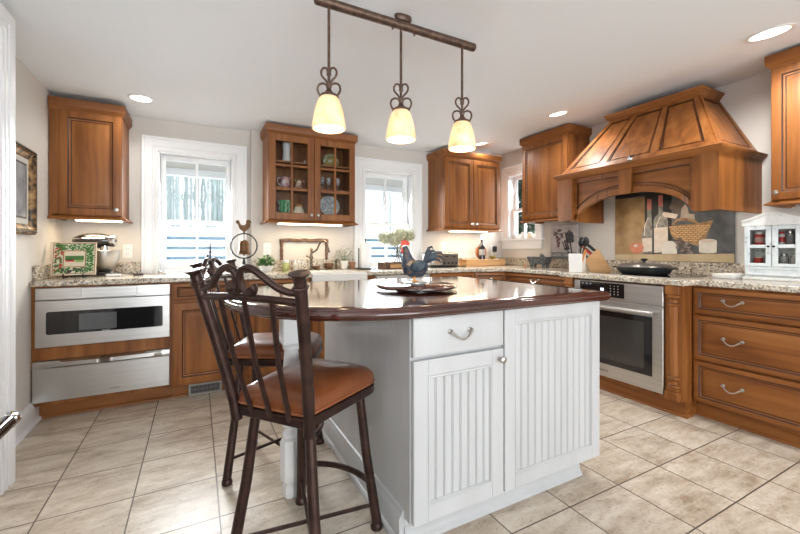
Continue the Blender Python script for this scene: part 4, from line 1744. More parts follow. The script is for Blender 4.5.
# ------------------------------------------------------------------ around the sink
def leafy(name, label, loc, pot, mleaf, nleaf, rx, h0, h1, ll, seed, potmat, potname='pot', lw=.38):
    r = thing(name, label, 'plant', loc)
    b = MB()
    b.lathe(pot + [(p[0] - .004, p[1]) for p in pot[::-1] if p[1] > .006], seg=22, caps=False)
    b.lathe([(0, .001), (pot[0][0], 0)], seg=22, caps=False)
    b.obj(potname, potmat, r)
    b = MB()
    b.lathe([(pot[-1][0] - .006, pot[-1][1] - .012), (.0, pot[-1][1] - .008)], seg=18, caps=False)
    b.obj('soil', mat('dark_soil', (.03, .02, .015), .9), r)
    rr = random.Random(seed)
    b = MB()
    for k in range(nleaf):
        a = rr.uniform(0, 2 * PI)
        q = math.sqrt(rr.random())
        z = h0 + (h1 - h0) * rr.random() * (1 - .5 * q * q)
        c = Vector((rx * q * math.cos(a), rx * q * math.sin(a), z))
        d = Vector((math.cos(a + rr.uniform(-.8, .8)), math.sin(a + rr.uniform(-.8, .8)), rr.uniform(-.2, .8))).normalized()
        sd = d.cross(Vector((rr.uniform(-.4, .4), rr.uniform(-.4, .4), 1))).normalized()
        up = sd.cross(d)
        L = ll * rr.uniform(.7, 1.2)
        b.add([c - d * L, c + sd * L * lw + up * L * .12, c + d * L, c - sd * L * lw + up * L * .12, c + up * L * .05], [(0, 1, 4), (1, 2, 4), (2, 3, 4), (3, 0, 4)])
    b.obj('foliage', mleaf, r, smooth=180)
    b = MB()
    for k in range(7):
        a = 2 * PI * k / 7
        b.tube([(0, 0, pot[-1][1] - .012), (rx * .4 * math.cos(a), rx * .4 * math.sin(a), h0 + (h1 - h0) * .3), (rx * .7 * math.cos(a), rx * .7 * math.sin(a), h0 + (h1 - h0) * .6)], .002, 5)
    b.obj('stems', mleaf, r)
    return r


leafy('potted_plant', 'bushy bright green plant in a white bowl left of the sink', (.560, 3.68, ZC), [(.045, 0), (.060, .03), (.066, .052)], LEAF, 130, .085, .060, .150, .024, 5, PORC, 'bowl', .5)
leafy('potted_plant', 'grey green plant in a white pot right of the sink', (1.335, 3.76, ZC), [(.028, 0), (.038, .05), (.044, .085)], SAGE, 150, .115, .090, .250, .014, 8, PORC)
r = thing('terracotta_pot', 'small terracotta pot beside the white plant pot', 'pot', (1.428, 3.77, ZC))
b = MB()
b.lathe([(.024, 0), (.032, .055), (.036, .058), (.036, .070), (.031, .070), (.028, .012), (.0, .010)], seg=18)
b.obj('pot', mat('terracotta', (.42, .20, .12), .8), r)
r = thing('candle_jar', 'pale green candle jar right of the bright green plant', 'candle', (.735, 3.70, ZC))
b = MB()
b.lathe([(.030, 0), (.034, .006), (.034, .070), (.030, .076)], seg=20)
b.obj('jar', mat('lime_glass', (.42, .46, .16), .15, coat=.3), r)
b = MB()
b.lathe([(.031, .0762), (.032, .080), (.032, .098), (.028, .101)], seg=20)
b.obj('lid', PORC, r)
r = thing('soap_dispenser', 'small clear soap bottle between the candle and the faucet', 'bottle', (.84, 3.77, ZC))
b = MB()
b.lathe([(.020, 0), (.024, .006), (.024, .060), (.012, .074), (.009, .080)], seg=16)
b.obj('bottle', mat('cloudy_glass', (.62, .60, .54), .1, coat=.4), r)
b = MB()
b.lathe([(.009, .0802), (.009, .092), (.004, .094), (.004, .108)], seg=10)
b.tube([(0, 0, .108), (.0, -.035, .104)], .0035, 8)
b.obj('pump', PLAST, r)

ct = thing('carved_shelf_frame', 'carved brown wooden frame standing on the backsplash behind the faucet', 'frame', (.954, 3.846, 1.0124))
b = MB()
hw = .241
b.sweep([(-hw, .19), (-.15, .196), (-.05, .190), (0, .198), (.05, .190), (.15, .196), (hw, .19)], [(-.016, .0), (-.016, .024), (-.004, .030), (.014, .026), (.018, 0)], plane='xz', y0=.023, sgn=-1)
b.obj('top_rail', CARVE, ct)
for sx in (-1, 1):
    b = MB()
    b.lathe([(.013, 0), (.017, .008), (.011, .022), (.016, .045), (.012, .062), (.018, .090), (.012, .115), (.015, .145), (.018, .168), (.018, .192)], (sx * (hw - .016), .0105 + .0, 0), 12)
    b.obj('turned_post', CARVE, ct)

fa = thing('bridge_faucet', 'bronze gooseneck faucet behind the white sink', 'faucet', (1.00, 3.775, ZC))
FB = noise_mat('faucet_bronze', (40, 40, 40), [(.4, (.13, .10, .075)), (.7, (.26, .21, .17))], .3, metal=.8)
b = MB()
b.lathe([(.028, 0), (.028, .006), (.016, .014), (.012, .03), (.012, .10), (.019, .112), (.019, .128), (.012, .138), (.010, .185), (.015, .195), (.012, .210), (.004, .218)], seg=18)
b.obj('column', FB, fa)
b = MB()
pts = [(0, -.0, .17), (.018, -.015, .175), (.045, -.04, .20), (.060, -.06, .245), (.072, -.08, .280), (.092, -.10, .292), (.112, -.12, .276), (.122, -.13, .24), (.124, -.132, .225)]
b.tube(pts, [.009, .009, .009, .009, .009, .009, .009, .010, .011], 10)
b.obj('spout', FB, fa)
b = MB()
b.lathe([(.012, .224), (.016, .215), (.018, .200), (.024, .180), (.026, .172), (.014, .170)], (.124, -.132, 0), 14)
b.obj('spray_head', FB, fa)
b = MB()
b.tube([(-.012, 0, .12), (-.05, -.02, .135)], [.006, .005], 8)
b.ball((-.052, -.021, .136), .010, 0, 10, 6)
b.obj('lever', FB, fa)
for lab, x, w_, hh_ in (('small brown bowl left of the faucet spout behind the sink', 1.055, .046, .034), ('taller brown bowl right of the faucet behind the sink', 1.185, .052, .060)):
    r = thing('wooden_bowl', lab, 'bowl', (x, 3.80, ZC))
    b = MB()
    pr = [(.022, 0), (.024, .004), (w_ * .85, hh_ * .5), (w_ * .82, hh_)]
    b.lathe(pr + [(p[0] - .005, p[1] + .003) for p in pr[::-1]], seg=20)
    b.obj('bowl', CARVE, r)
r = thing('slim_bottle', 'tiny dark dropper bottle left of the white plant pot', 'bottle', (1.262, 3.80, ZC))
b = MB()
b.lathe([(.012, 0), (.014, .004), (.014, .050), (.006, .060)], seg=12)
b.obj('bottle', mat('amber_glass', (.20, .15, .09), .1, coat=.4), r)
b = MB()
b.lathe([(.008, .0602), (.008, .085), (.004, .100), (.002, .112)], seg=10)
b.obj('cap', BLACK, r)

pt = thing('paper_towel_holder', 'black paper towel holder with a white roll before the middle window', 'paper towel', (1.515, 3.62, ZC))
b = MB()
b.box(-.085, .085, -.075, .075, 0, .014, c=.004)
b.obj('base', BLACK, pt)
b = MB()
b.lathe([(.056, .0145), (.058, .018), (.058, .268), (.056, .272), (.018, .272)], seg=28)
b.obj('roll', mat('paper', (.82, .85, .88), .9), pt)
b = MB()
b.tube([(-.075, 0, .014), (-.075, 0, .205)], .006, 10)
b.ball((-.075, 0, .208), .008, 0, 10, 6)
b.obj('side_arm', BLACK, pt)
b = MB()
b.tube([(0, 0, .014), (0, 0, .295)], .006, 10)
b.ball((0, 0, .300), .010, 0, 10, 6)
b.obj('spindle', BLACK, pt)

r = thing('wooden_crate', 'low dark wooden box below the dried hydrangeas', 'box', (1.83, 3.585, ZC))
b = MB()
b.box(-.17, .17, -.060, .060, 0, .012, c=.002)
b.box(-.17, .17, -.060, -.048, .0125, .070, c=.002)
b.box(-.17, .17, .048, .060, .0125, .070, c=.002)
b.box(-.17, -.158, -.0475, .0475, .0125, .070, c=.002)
b.box(.158, .17, -.0475, .0475, .0125, .070, c=.002)
b.obj('box', CARVE, r)
b = MB()
b.box(-.085, .06, -.066, -.0605, .012, .048, c=.002)
b.obj('label_panel', OAKW, r)

hv = thing('hydrangea_vase', 'dried green hydrangeas in a scrolled black wire vase before the middle window', 'flowers', (1.965, 3.762, ZC))
b = MB()
for k in range(4):
    a = PI / 4 + PI / 2 * k
    pts = [(.105, .004), (.085, .03), (.04, .075), (.018, .13), (.030, .18), (.060, .215), (.050, .238), (.032, .228)]
    b.tube([(math.cos(a) * p, math.sin(a) * p, z) for p, z in pts], .0042, 7)
    pts = [(.020, .125), (.055, .12), (.085, .15), (.075, .175), (.055, .165)]
    b.tube([(math.cos(a) * p, math.sin(a) * p, z) for p, z in pts], .0036, 7)
b.tube([(.03 * math.cos(2 * PI * k / 20), .03 * math.sin(2 * PI * k / 20), .185) for k in range(20)], .004, 7, closed=True)
b.obj('wire_vase', IRON, hv)
b = MB()
for k in range(5):
    a = 2 * PI * k / 5
    b.tube([(0, 0, .10), (.03 * math.cos(a), .03 * math.sin(a), .24), (.09 * math.cos(a), .06 * math.sin(a), .33)], .003, 6)
b.obj('stems', mat('dry_stem', (.20, .17, .08), .8), hv)
rr = random.Random(11)
for (cx, cy, cz, R_) in ((-.160, 0, .330, .085), (-.010, -.03, .365, .105), (.125, .02, .355, .085), (-.085, -.06, .300, .075), (.055, .06, .320, .080)):
    b = MB()
    b.ball((cx, cy, cz), (R_ * .82, R_ * .82, R_ * .66), 0, 12, 8)
    for k in range(170):
        u, a = rr.uniform(-1, 1), rr.uniform(0, 2 * PI)
        s_ = math.sqrt(1 - u * u)
        nrm = Vector((s_ * math.cos(a), s_ * math.sin(a), u))
        c = Vector((cx, cy, cz)) + Vector((nrm.x * R_, nrm.y * R_, nrm.z * R_ * .8)) * rr.uniform(.88, 1.06)
        t1 = nrm.orthogonal().normalized()
        t1.rotate(Matrix.Rotation(rr.uniform(0, PI), 3, nrm))
        t2 = nrm.cross(t1)
        L = rr.uniform(.010, .016)
        w_ = L * .9
        b.add([c + t1 * L + nrm * .004, c + t2 * w_ - nrm * .002, c - t1 * L + nrm * .004, c - t2 * w_ - nrm * .002, c + nrm * .003], [(0, 1, 4), (1, 2, 4), (2, 3, 4), (3, 0, 4)])
    b.obj('flower_head', HYDR, hv, smooth=20)

# ------------------------------------------------------------------ counter, back right corner
to = thing('toaster', 'black and stainless four slot toaster left of the wooden box', 'toaster', (2.445, 3.66, ZC))
b = MB()
b.box(-.19, .19, -.10, .10, .012, .165, c=.014)
b.obj('body', mat('toaster_dark_steel', (.20, .18, .165), .3, .8), to, smooth=40)
b = MB()
b.box(-.182, -.045, -.108, -.1003, .030, .155, c=.003)
b.obj('polished_panel', CHROME, to)
b = MB()
b.box(-.185, .185, -.096, .096, 0, .0118, c=.003)
b.obj('base', BLACK, to)
b = MB()
for x in (-.09, .09):
    for y in (-.045, .045):
        b.box(x - .07, x + .07, y - .014, y + .014, .1652, .167)
b.obj('slots', BLACK, to)
for x in (-.01, .045, .10, .15):
    b = MB()
    b.lathe([(.012, 0), (.012, .010), (.009, .014)], (x, -.1003, .048), 12, M=RX)
    b.obj('dial', BLACK, to)
for x in (.02, .12):
    b = MB()
    b.box(x - .016, x + .016, -.120, -.1003, .118, .130, c=.003)
    b.obj('lever', BLACK, to)
r = thing('extension_cord', 'loose black cord on the granite right of the toaster', 'cord', (2.68, 3.60, ZC))
b = MB()
b.tube([(-.03, .05, .005), (0, .0, .005), (.05, -.02, .010), (.09, .01, .005), (.06, .05, .005)], .0048, 7)
b.obj('cord', BLACK, r)
bx = thing('bread_box', 'light wooden box under the wine bottle in the corner', 'box', (3.065, 3.665, ZC))
b = MB()
b.box(-.298, .298, -.075, .075, 0, .070, c=.004)
b.obj('box', PALEW, bx)
b = MB()
b.box(-.300, .300, -.078, .078, .0702, .083, c=.003)
b.obj('lid', OAKW, bx)
zb_ = ZC + .0832
r = thing('wine_bottle', 'dark wine bottle standing on the light wooden box', 'bottle', (3.045, 3.655, zb_))
b = MB()
b.lathe([(.030, 0), (.036, .004), (.036, .150), (.030, .172), (.015, .195), (.013, .205), (.013, .235), (.015, .238)], seg=22)
b.obj('bottle', BOTTLE, r)
b = MB()
b.lathe([(.0365, .050), (.0365, .118)], seg=22, caps=False)
b.obj('label', mat('grey_paper_label', (.30, .29, .30), .6), r)
b = MB()
b.lathe([(.0155, .2385), (.0155, .285), (.012, .288)], seg=14)
b.obj('stopper', PLAST, r)
r = thing('round_board', 'round brown wooden board leaning behind the wine bottle', 'board', (3.075, 3.715, zb_), 0)
b = MB()
b.lathe([(.080, 0), (.085, .003), (.085, .012), (.080, .015)], (0, 0, .085), 28, M=RX)
b.obj('board', wood('reddish_board', (.22, .08, .03), (.30, .12, .05), (.36, .16, .07)), r)
r = thing('green_dish', 'small olive green dish on the wooden box right of the wine bottle', 'dish', (3.215, 3.655, zb_))
b = MB()
b.lathe([(.018, 0), (.026, .006), (.042, .028), (.043, .036), (.038, .036), (.024, .012), (0, .010)], seg=18)
b.obj('dish', mat('olive_glaze', (.28, .25, .05), .3), r)
r = thing('glass_cup', 'small clear glass left of the black plug on the wooden box', 'glass', (3.285, 3.68, zb_))
b = MB()
b.lathe([(.022, 0), (.026, .004), (.030, .080), (.028, .080), (.023, .008), (0, .006)], seg=18)
b.obj('cup', mat('pale_clear_glass', (.75, .76, .76), .05, 0, .3, trans=.8), r)

# window sill jars
for k, (lab, y, w_, h_, m_) in enumerate((('white ceramic dish at the left end of the small window sill', 3.62, .045, .045, PORC), ('clear glass figurine in the middle of the small window sill', 3.50, .030, .085, None), ('white glass jar at the right end of the small window sill', 3.385, .045, .075, CREAM))):
    r = thing('sill_ornament', lab, 'ornament', (XR - .012, y, 1.2454))
    b = MB()
    b.lathe([(w_ * .7, 0), (w_, .006), (w_, h_ * .55), (w_ * .6, h_ * .75), (w_ * .75, h_ * .95), (w_ * .4, h_)], seg=16)
    b.tr(0, Matrix.Scale(.45, 4, (1, 0, 0)))
    b.obj('body', m_ or mat('milky_glass', (.7, .72, .72), .1, coat=.4), r)

# grey stoneware pig planter
r = thing('pig_planter', 'grey slate pig shaped planter below the small window', 'planter', (3.34, 3.04, ZC), R90)
b = MB()
tr0 = [(-.135, -.055, .120), (.135, -.055, .120), (.135, .055, .120), (-.135, .055, .120)]
b0 = [(-.105, -.042, .035), (.105, -.042, .035), (.105, .042, .035), (-.105, .042, .035)]
ti = [(x * .9, y * .82, .120) for x, y, z in tr0]
bi = [(x * .88, y * .8, .060) for x, y, z in b0]
b.add(b0 + tr0 + ti + bi, [(0, 1, 5, 4), (1, 2, 6, 5), (2, 3, 7, 6), (3, 0, 4, 7), (4, 5, 9, 8), (5, 6, 10, 9), (6, 7, 11, 10), (7, 4, 8, 11), (8, 9, 13, 12), (9, 10, 14, 13), (10, 11, 15, 14), (11, 8, 12, 15), (12, 13, 14, 15), (3, 2, 1, 0)])
b.obj('trough', SLATE, r, bevel=.006)
for x in (-.085, .085):
    for y in (-.03, .03):
        b = MB()
        b.tube([(x, y, 0), (x * .98, y, .037)], [.015, .019], 10)
        b.obj('leg', SLATE, r)
b = MB()
b.ball((.055, -.020, .128), (.028, .020, .020), 0, 12, 8)
b.ball((.082, -.024, .124), (.012, .012, .011), 0, 10, 6)
for y in (-.034, -.006):
    b.tube([(.042, y, .142), (.036, y, .158)], [.007, .002], 6)
b.obj('pig_head', SLATE, r)
r = thing('terracotta_ornament', 'tiny terracotta ornament before the grey pig planter', 'ornament', (3.185, 3.10, ZC))
b = MB()
b.lathe([(.014, 0), (.018, .012), (.012, .028), (.016, .042), (.006, .056)], seg=14)
b.obj('body', mat('pink_clay', (.55, .32, .20), .8), r)

# grape plaque
r = thing('grape_plaque', 'whitewashed plaque of grape vines with lettering, behind the utensil crock', 'plaque', (3.5465, 3.05, 1.0125), R90)
b = MB()
b.panel(0, .345, 0, .37, [(0, -.001), (0, -.014), (.004, -.018), (.008, -.018), (.010, -.016), (.012, -.016)])
b.obj('board', noise_mat('whitewash', (14, 14, 14), [(.3, (.40, .36, .35)), (.7, (.58, .54, .53))], .7), r)
b = MB()
b.box(.004, .341, -.0195, -.0165, .004, .072)
sg = b.obj('sign_band', mat('dark_slate_band', (.13, .16, .17), .6), r)
text_part('lettering', 'NAPA VALLEY', .052, mat('pale_lettering', (.55, .56, .55), .6), sg, (.172, -.0198, .040), (rad(90), 0, 0))
b = MB()
rr = random.Random(4)
for (cx, cz, n_) in ((.105, .19, 26), (.205, .155, 16), (.26, .23, 14)):
    for k in range(n_):
        t = k / n_
        b.ball((cx + rr.uniform(-.032, .032) * (1 - t * .8), -.018, cz + .06 - t * .12), (.011, .006, .011), 0, 8, 5)
b.obj('grapes', mat('dusky_grapes', (.13, .05, .07), .5), r)
b = MB()
b.tube([(.05, -.018, .30), (.12, -.019, .27), (.20, -.018, .285), (.29, -.018, .26)], .005, 6)
for (cx, cz, a) in ((.07, .275, .4), (.15, .255, 2.2), (.24, .29, 1.1), (.28, .25, 2.8), (.12, .31, .2)):
    ca, sa = math.cos(a), math.sin(a)
    q = [(-.034, 0), (-.015, .020), (.006, .013), (.034, .004), (.008, -.018), (-.015, -.013)]
    b.prism([(cx + u * ca - v * sa, cz + u * sa + v * ca) for u, v in q], -.0205, -.0165, 0, 'xz')
b.obj('vine', mat('dark_vine_paint', (.12, .10, .09), .7), r)

# ------------------------------------------------------------------ cooktop side
ck = thing('glass_cooktop', 'black glass cooktop let into the granite below the painted panel', 'cooktop', (2.90, 2.105, ZC), R90)
b = MB()
b.box(0, .61, 0, .50, 0, .006, c=.002)
b.obj('glass', BGLASS, ck)
b = MB()
b.sweep([(0, 0), (.61, 0), (.61, .5), (0, .5)], [(.0002, 0), (.004, 0), (.004, .007), (.0002, .007)], closed=True)
b.obj('steel_trim', STEEL, ck)

pn = thing('braiser_pan', 'wide black cast iron braiser with a lid on the cooktop', 'pan', (3.14, 1.80, ZC + .0062), R90)
b = MB()
pr = [(.150, 0), (.165, .006), (.185, .035), (.190, .056), (.193, .058)]
b.lathe(pr + [(r_ - .006, z_ + .004) for r_, z_ in pr[::-1]], seg=40)
b.obj('pan', CAST, pn)
for sx in (-1, 1):
    b = MB()
    b.tube([(sx * .186, -.045, .050), (sx * .225, -.034, .052), (sx * .236, 0, .053), (sx * .225, .034, .052), (sx * .186, .045, .050)], .008, 8)
    b.obj('handle', CAST, pn)
b = MB()
b.lathe([(.193, .0582), (.194, .062), (.180, .072), (.150, .084), (.080, .092), (.02, .094)], seg=40)
ld = b.obj('lid', mat('satin_dark_lid', (.16, .15, .145), .28, .6), pn)
b = MB()
b.lathe([(.012, .0942), (.010, .104), (.022, .112), (.026, .120), (.018, .126)], seg=18)
b.obj('lid_knob', BLACK, ld)

cr_ = thing('utensil_crock', 'square white crock full of black utensils left of the knife block', 'crock', (3.02, 2.315, ZC), rad(-70))
b = MB()
hs, hh_ = .058, .165
o_ = [(-hs, -hs), (hs, -hs), (hs, hs), (-hs, hs)]
i_ = [(x * .88, y * .88) for x, y in o_]
vs = [(x * .94, y * .94, 0) for x, y in o_] + [(x, y, hh_) for x, y in o_] + [(x, y, hh_) for x, y in i_] + [(x * .94, y * .94, .012) for x, y in i_]
b.add(vs, [(3, 2, 1, 0)] + [(i, (i + 1) % 4, 4 + (i + 1) % 4, 4 + i) for i in range(4)] + [(4 + i, 4 + (i + 1) % 4, 8 + (i + 1) % 4, 8 + i) for i in range(4)] + [(8 + i, 8 + (i + 1) % 4, 12 + (i + 1) % 4, 12 + i) for i in range(4)] + [(12, 13, 14, 15)])
b.obj('crock', PORC, cr_, bevel=.004)
cb = Vector((3.02, 2.315, ZC))


def utensil(name, label, dx, dy, tipx, tipy, L, head, m=BLACK):
    r = thing(name, label, 'utensil', (cb.x + dx, cb.y + dy, ZC + .016), 0, 'utensils in the white crock')
    d = Vector((tipx, tipy, L))
    b = MB()
    b.tube([(0, 0, 0), d * .55, d * .75], [.005, .006, .007], 8)
    b.obj('handle', m, r)
    b = MB()
    st = 0
    if head == 'spoon':
        b.ball((0, 0, 0), (.030, .010, .045), 0, 14, 8)
    elif head == 'spatula':
        b.box(-.034, .034, -.003, .003, -.045, .05, c=.003)
    elif head == 'none':
        b.tube([(0, 0, -.045), (0, 0, 0), (0, 0, .02)], [.009, .011, .008], 8)
    elif head == 'fork':
        b.box(-.022, .022, -.004, .004, -.04, -.01, c=.003)
        for x in (-.018, 0, .018):
            b.box(x - .004, x + .004, -.003, .003, -.0105, .05, c=.002)
    else:
        for k in range(14):
            a = PI * k / 14
            b.tube([(.030 * math.cos(a) * math.sin(PI * q / 8), .030 * math.sin(a) * math.sin(PI * q / 8), -.05 + .105 * q / 8) for q in range(9)], .0022, 5)
    q = Vector((0, 0, 1)).rotation_difference(d.normalized()).to_matrix().to_4x4()
    b.tr(0, Matrix.Translation(d * .75 + d.normalized() * .044) @ q @ Matrix.Rotation(rad(-65), 4, 'Z'))
    b.obj('head', m, r)
    return r


utensil('slotted_spatula', 'tall black spatula at the left of the white crock', -.01, .025, .0, .055, .33, 'spatula')
utensil('serving_spoon', 'big black ladle spoon leaning right out of the white crock', .0, -.020, -.02, -.085, .28, 'spoon')
utensil('serving_spoon', 'black spoon upright in the middle of the white crock', .015, .0, .02, -.02, .28, 'spoon')
utensil('pasta_fork', 'black pasta fork leaning left out of the white crock', -.02, .012, -.03, .075, .235, 'fork')
utensil('wooden_utensil', 'orange handled utensil leaning right out of the white crock', .0, -.030, -.03, -.07, .165, 'none', ORANGE)

KX, KY = 3.20, 2.225
kb = thing('knife_block', 'slanted pale wood knife block on the granite left of the cooktop', 'knife block', (KX, KY, ZC), rad(118))
# local +x points to the left (the slots), the block leans that way
b = MB()
b.prism([(-.10, 0), (.065, 0), (.115, .105), (.012, .205)], -.055, .055, 0, 'xz')
b.obj('block', PALEW, kb, bevel=.004)
sd = (Vector((.115, 0, .105)) - Vector((.012, 0, .205)))
nd = Vector((.105, 0, .100)).normalized()
hm = [(0.18, -.030, .105, BLACK), (.18, .005, .100, BLACK), (.20, .036, .095, BLACK), (.48, -.032, .085, BLACK), (.50, .028, .085, REDP), (.52, -.002, .075, BLACK), (.80, -.03, .065, BLACK), (.80, .0, .065, BLACK), (.80, .03, .065, BLACK)]
labs = ['upper front', 'upper middle', 'upper rear', 'middle front', None, 'centre', 'lower front', 'lower middle', 'lower rear']
for (t, y, L, m_), la in zip(hm, labs):
    p = Vector((.012, y, .205)) + sd * t + Vector((0, 0, 0)) + nd * .001
    w = Matrix.Rotation(rad(118), 4, 'Z') @ p
    nm, lab = ('kitchen_knife', 'black handled knife in the %s slot of the pale knife block' % la) if la else ('kitchen_scissors', 'red handled scissors in the pale knife block')
    r = thing(nm, lab, 'knife' if la else 'scissors', (KX + w.x, KY + w.y, ZC + w.z), rad(118), 'tools in the knife block')
    b = MB()
    b.tube([(0, 0, 0), nd * L * .5, nd * L], [.0085, .010, .009], 8, sq=.75)
    b.obj('handle', m_, r)
    if not la:
        b = MB()
        b.tube([nd * L + Vector((.0, .012 * math.cos(2 * PI * k / 16), .0)) + nd * (.022 + .022 * math.sin(2 * PI * k / 16)) for k in range(16)], .005, 7, closed=True)
        b.obj('finger_loop', m_, r)
    else:
        b = MB()
        for q in (.3, .7):
            b.ball(nd * L * q + Vector((0, -.0085, 0)), .0022, 0, 8, 5)
        b.obj('rivets', NICK, r)

# painted still life panel behind the cooktop
pa = thing('painted_panel', 'dark still life panel with bottles and a basket behind the cooktop', 'painting', (XR - .0005, 2.312, 0), R90)
PCOL = [('slate_paint', (.045, .047, .05), (.14, .14, .14), 9), ('board_paint', (.22, .12, .045), (.50, .34, .17), 5), ('shelf_paint', (.42, .31, .17), (.56, .44, .27), 8), ('bottle_paint', (.10, .09, .075), (.36, .33, .28), 26), ('capsule_paint', (.42, .11, .08), (.55, .20, .15), 14), ('label_paint', (.58, .47, .37), (.72, .62, .52), 16), ('cheese_paint', (.60, .55, .47), (.74, .69, .60), 12), ('basket_paint', (.21, .105, .04), (.42, .25, .115), 22), ('jug_paint', (.28, .22, .17), (.46, .38, .30), 16), ('bag_paint', (.085, .06, .045), (.15, .11, .085), 14), ('apple_paint', (.42, .05, .03), (.65, .28, .16), 9), ('grape_paint', (.10, .06, .06), (.42, .35, .32), 45), ('darkest_paint', (.012, .011, .011), (.03, .028, .026), 7)]
PM = [noise_mat(n_, (s_, s_, s_), [(.3, a), (.7, c)], .6) for n_, a, c, s_ in PCOL]
b = MB()
b.box(0, .932, -.012, -.0005, 1.0135, 1.69, 0, c=.002)
pb_ = b.obj('board', PM, pa)
lay = [0]


def flat(name, pts, m):
    lay[0] += 1
    b = MB()
    y = -.0122 - .00025 * lay[0]
    b.prism(pts, y, y + .0002 + .0002 * lay[0], 0, 'xz')
    o = b.obj(name, PM[m], pa)
    return o


flat('painted_dark_ground', [(.28, 1.07), (.50, 1.07), (.50, 1.67), (.003, 1.67), (.003, 1.60), (.28, 1.60)], 12)
flat('painted_board', [(.003, 1.595), (.278, 1.588), (.278, 1.075), (.003, 1.06)], 1)
flat('painted_shelf', [(.002, 1.067), (.930, 1.085), (.930, 1.016), (.002, 1.016)], 2)
flat('painted_bag', [(.479, 1.469), (.504, 1.522), (.554, 1.54), (.596, 1.507), (.603, 1.472), (.566, 1.414), (.519, 1.425)], 9)
flat('painted_jug', [(.566, 1.383), (.577, 1.459), (.603, 1.491), (.621, 1.455), (.629, 1.409), (.669, 1.402), (.672, 1.36), (.571, 1.359)], 8)
flat('painted_basket_handle', [(.497, 1.327), (.54, 1.372), (.61, 1.376), (.671, 1.357), (.703, 1.325), (.684, 1.323), (.61, 1.355), (.547, 1.353), (.519, 1.323)], 7)
flat('painted_basket', [(.479, 1.312), (.554, 1.321), (.69, 1.325), (.797, 1.345), (.773, 1.277), (.737, 1.177), (.69, 1.145), (.526, 1.197), (.494, 1.245)], 7)
lay[0] += 1
b = MB()
for i in range(8):
    for k in range(10):
        x0 = .484 + .033 * k + (.016 if i % 2 else 0)
        z0 = 1.300 - .0165 * i
        if x0 + .027 > .788 - .010 * i or x0 < .482 + .006 * i or z0 < 1.21 - (x0 - .53) * .4: continue
        b.prism([(x0, z0), (x0 + .026, z0 + .001), (x0 + .026, z0 + .011), (x0, z0 + .010)], -.0160, -.0145, 0, 'xz')
b.obj('painted_weave', mat('weave_highlight_paint', (.60, .37, .17), .6), pa)
flat('painted_bottle', [(.257, 1.081), (.255, 1.253), (.268, 1.312), (.297, 1.377), (.301, 1.485), (.334, 1.482), (.339, 1.374), (.345, 1.266), (.345, 1.081)], 3)
flat('painted_bottle', [(.358, 1.082), (.356, 1.373), (.37, 1.405), (.395, 1.428), (.397, 1.501), (.429, 1.498), (.432, 1.425), (.465, 1.39), (.472, 1.349), (.472, 1.083)], 3)
flat('painted_capsule', [(.299, 1.472), (.302, 1.569), (.337, 1.561), (.337, 1.469)], 4)
flat('painted_capsule', [(.394, 1.49), (.395, 1.587), (.43, 1.586), (.432, 1.486)], 4)
flat('painted_label', [(.258, 1.216), (.341, 1.22), (.341, 1.101), (.26, 1.094)], 5)
flat('painted_label', [(.36, 1.305), (.471, 1.31), (.471, 1.102), (.36, 1.088)], 5)
flat('painted_tag', [(.423, 1.417), (.438, 1.44), (.549, 1.41), (.533, 1.374), (.445, 1.396)], 5)
flat('painted_apple', [(.21 + .062 * math.cos(a), 1.130 + .052 * math.sin(a) * (1 - .12 * (math.sin(a) > .9))) for a in [2 * PI * k / 24 for k in range(24)]], 10)
flat('painted_cheese_wheel', [(.7615 + .0605 * math.cos(a), (1.180 + .019 * math.sin(a)) if math.sin(a) >= 0 else (1.098 + .012 * math.sin(a))) for a in [2 * PI * k / 24 for k in range(24)]], 6)
flat('painted_cheese_top', [(.7615 + .054 * math.cos(a), 1.182 + .012 * math.sin(a)) for a in [2 * PI * k / 20 for k in range(20)]], 5)
flat('painted_apple_shine', [(.200 + .020 * math.cos(a), 1.150 + .014 * math.sin(a)) for a in [2 * PI * k / 14 for k in range(14)]], 5)
for x_ in (.274, .374):
    flat('painted_bottle_shine', [(x_, 1.24), (x_ + .007, 1.24), (x_ + .011, 1.33), (x_ + .040, 1.40), (x_ + .034, 1.40), (x_ + .003, 1.33)], 5)
lay[0] += 1
b = MB()
rr = random.Random(6)
for k in range(34):
    cx, cz = rr.uniform(.535, .655), 0
    cz = 1.24 - (cx - .50) * .6 - rr.uniform(0, .10)
    cz = max(1.092, cz)
    q = rr.uniform(.010, .014)
    b.prism([(cx + q * math.cos(2 * PI * i / 10), cz + q * math.sin(2 * PI * i / 10)) for i in range(10)], -.0190 - .00004 * k, -.0165, k % 2, 'xz')
b.obj('painted_grapes', [PM[11], PM[9]], pa)
flat('painted_cheese', [(.426, 1.077), (.426, 1.135), (.433, 1.160), (.449, 1.178), (.472, 1.188), (.500, 1.188), (.522, 1.178), (.536, 1.160), (.542, 1.135), (.542, 1.079)], 6)

r = thing('white_board', 'stacked white serving boards left of the spice cupboard', 'board', (3.22, 1.385, ZC), R90)
b = MB()
b.box(0, .135, 0, .20, 0, .012, c=.003)
b.obj('lower_board', mat('grey_marble', (.5, .49, .47), .3), r)
b = MB()
b.box(.004, .131, .004, .196, .0122, .034, c=.004)
b.obj('upper_board', mat('white_marble', (.72, .70, .67), .3), r)

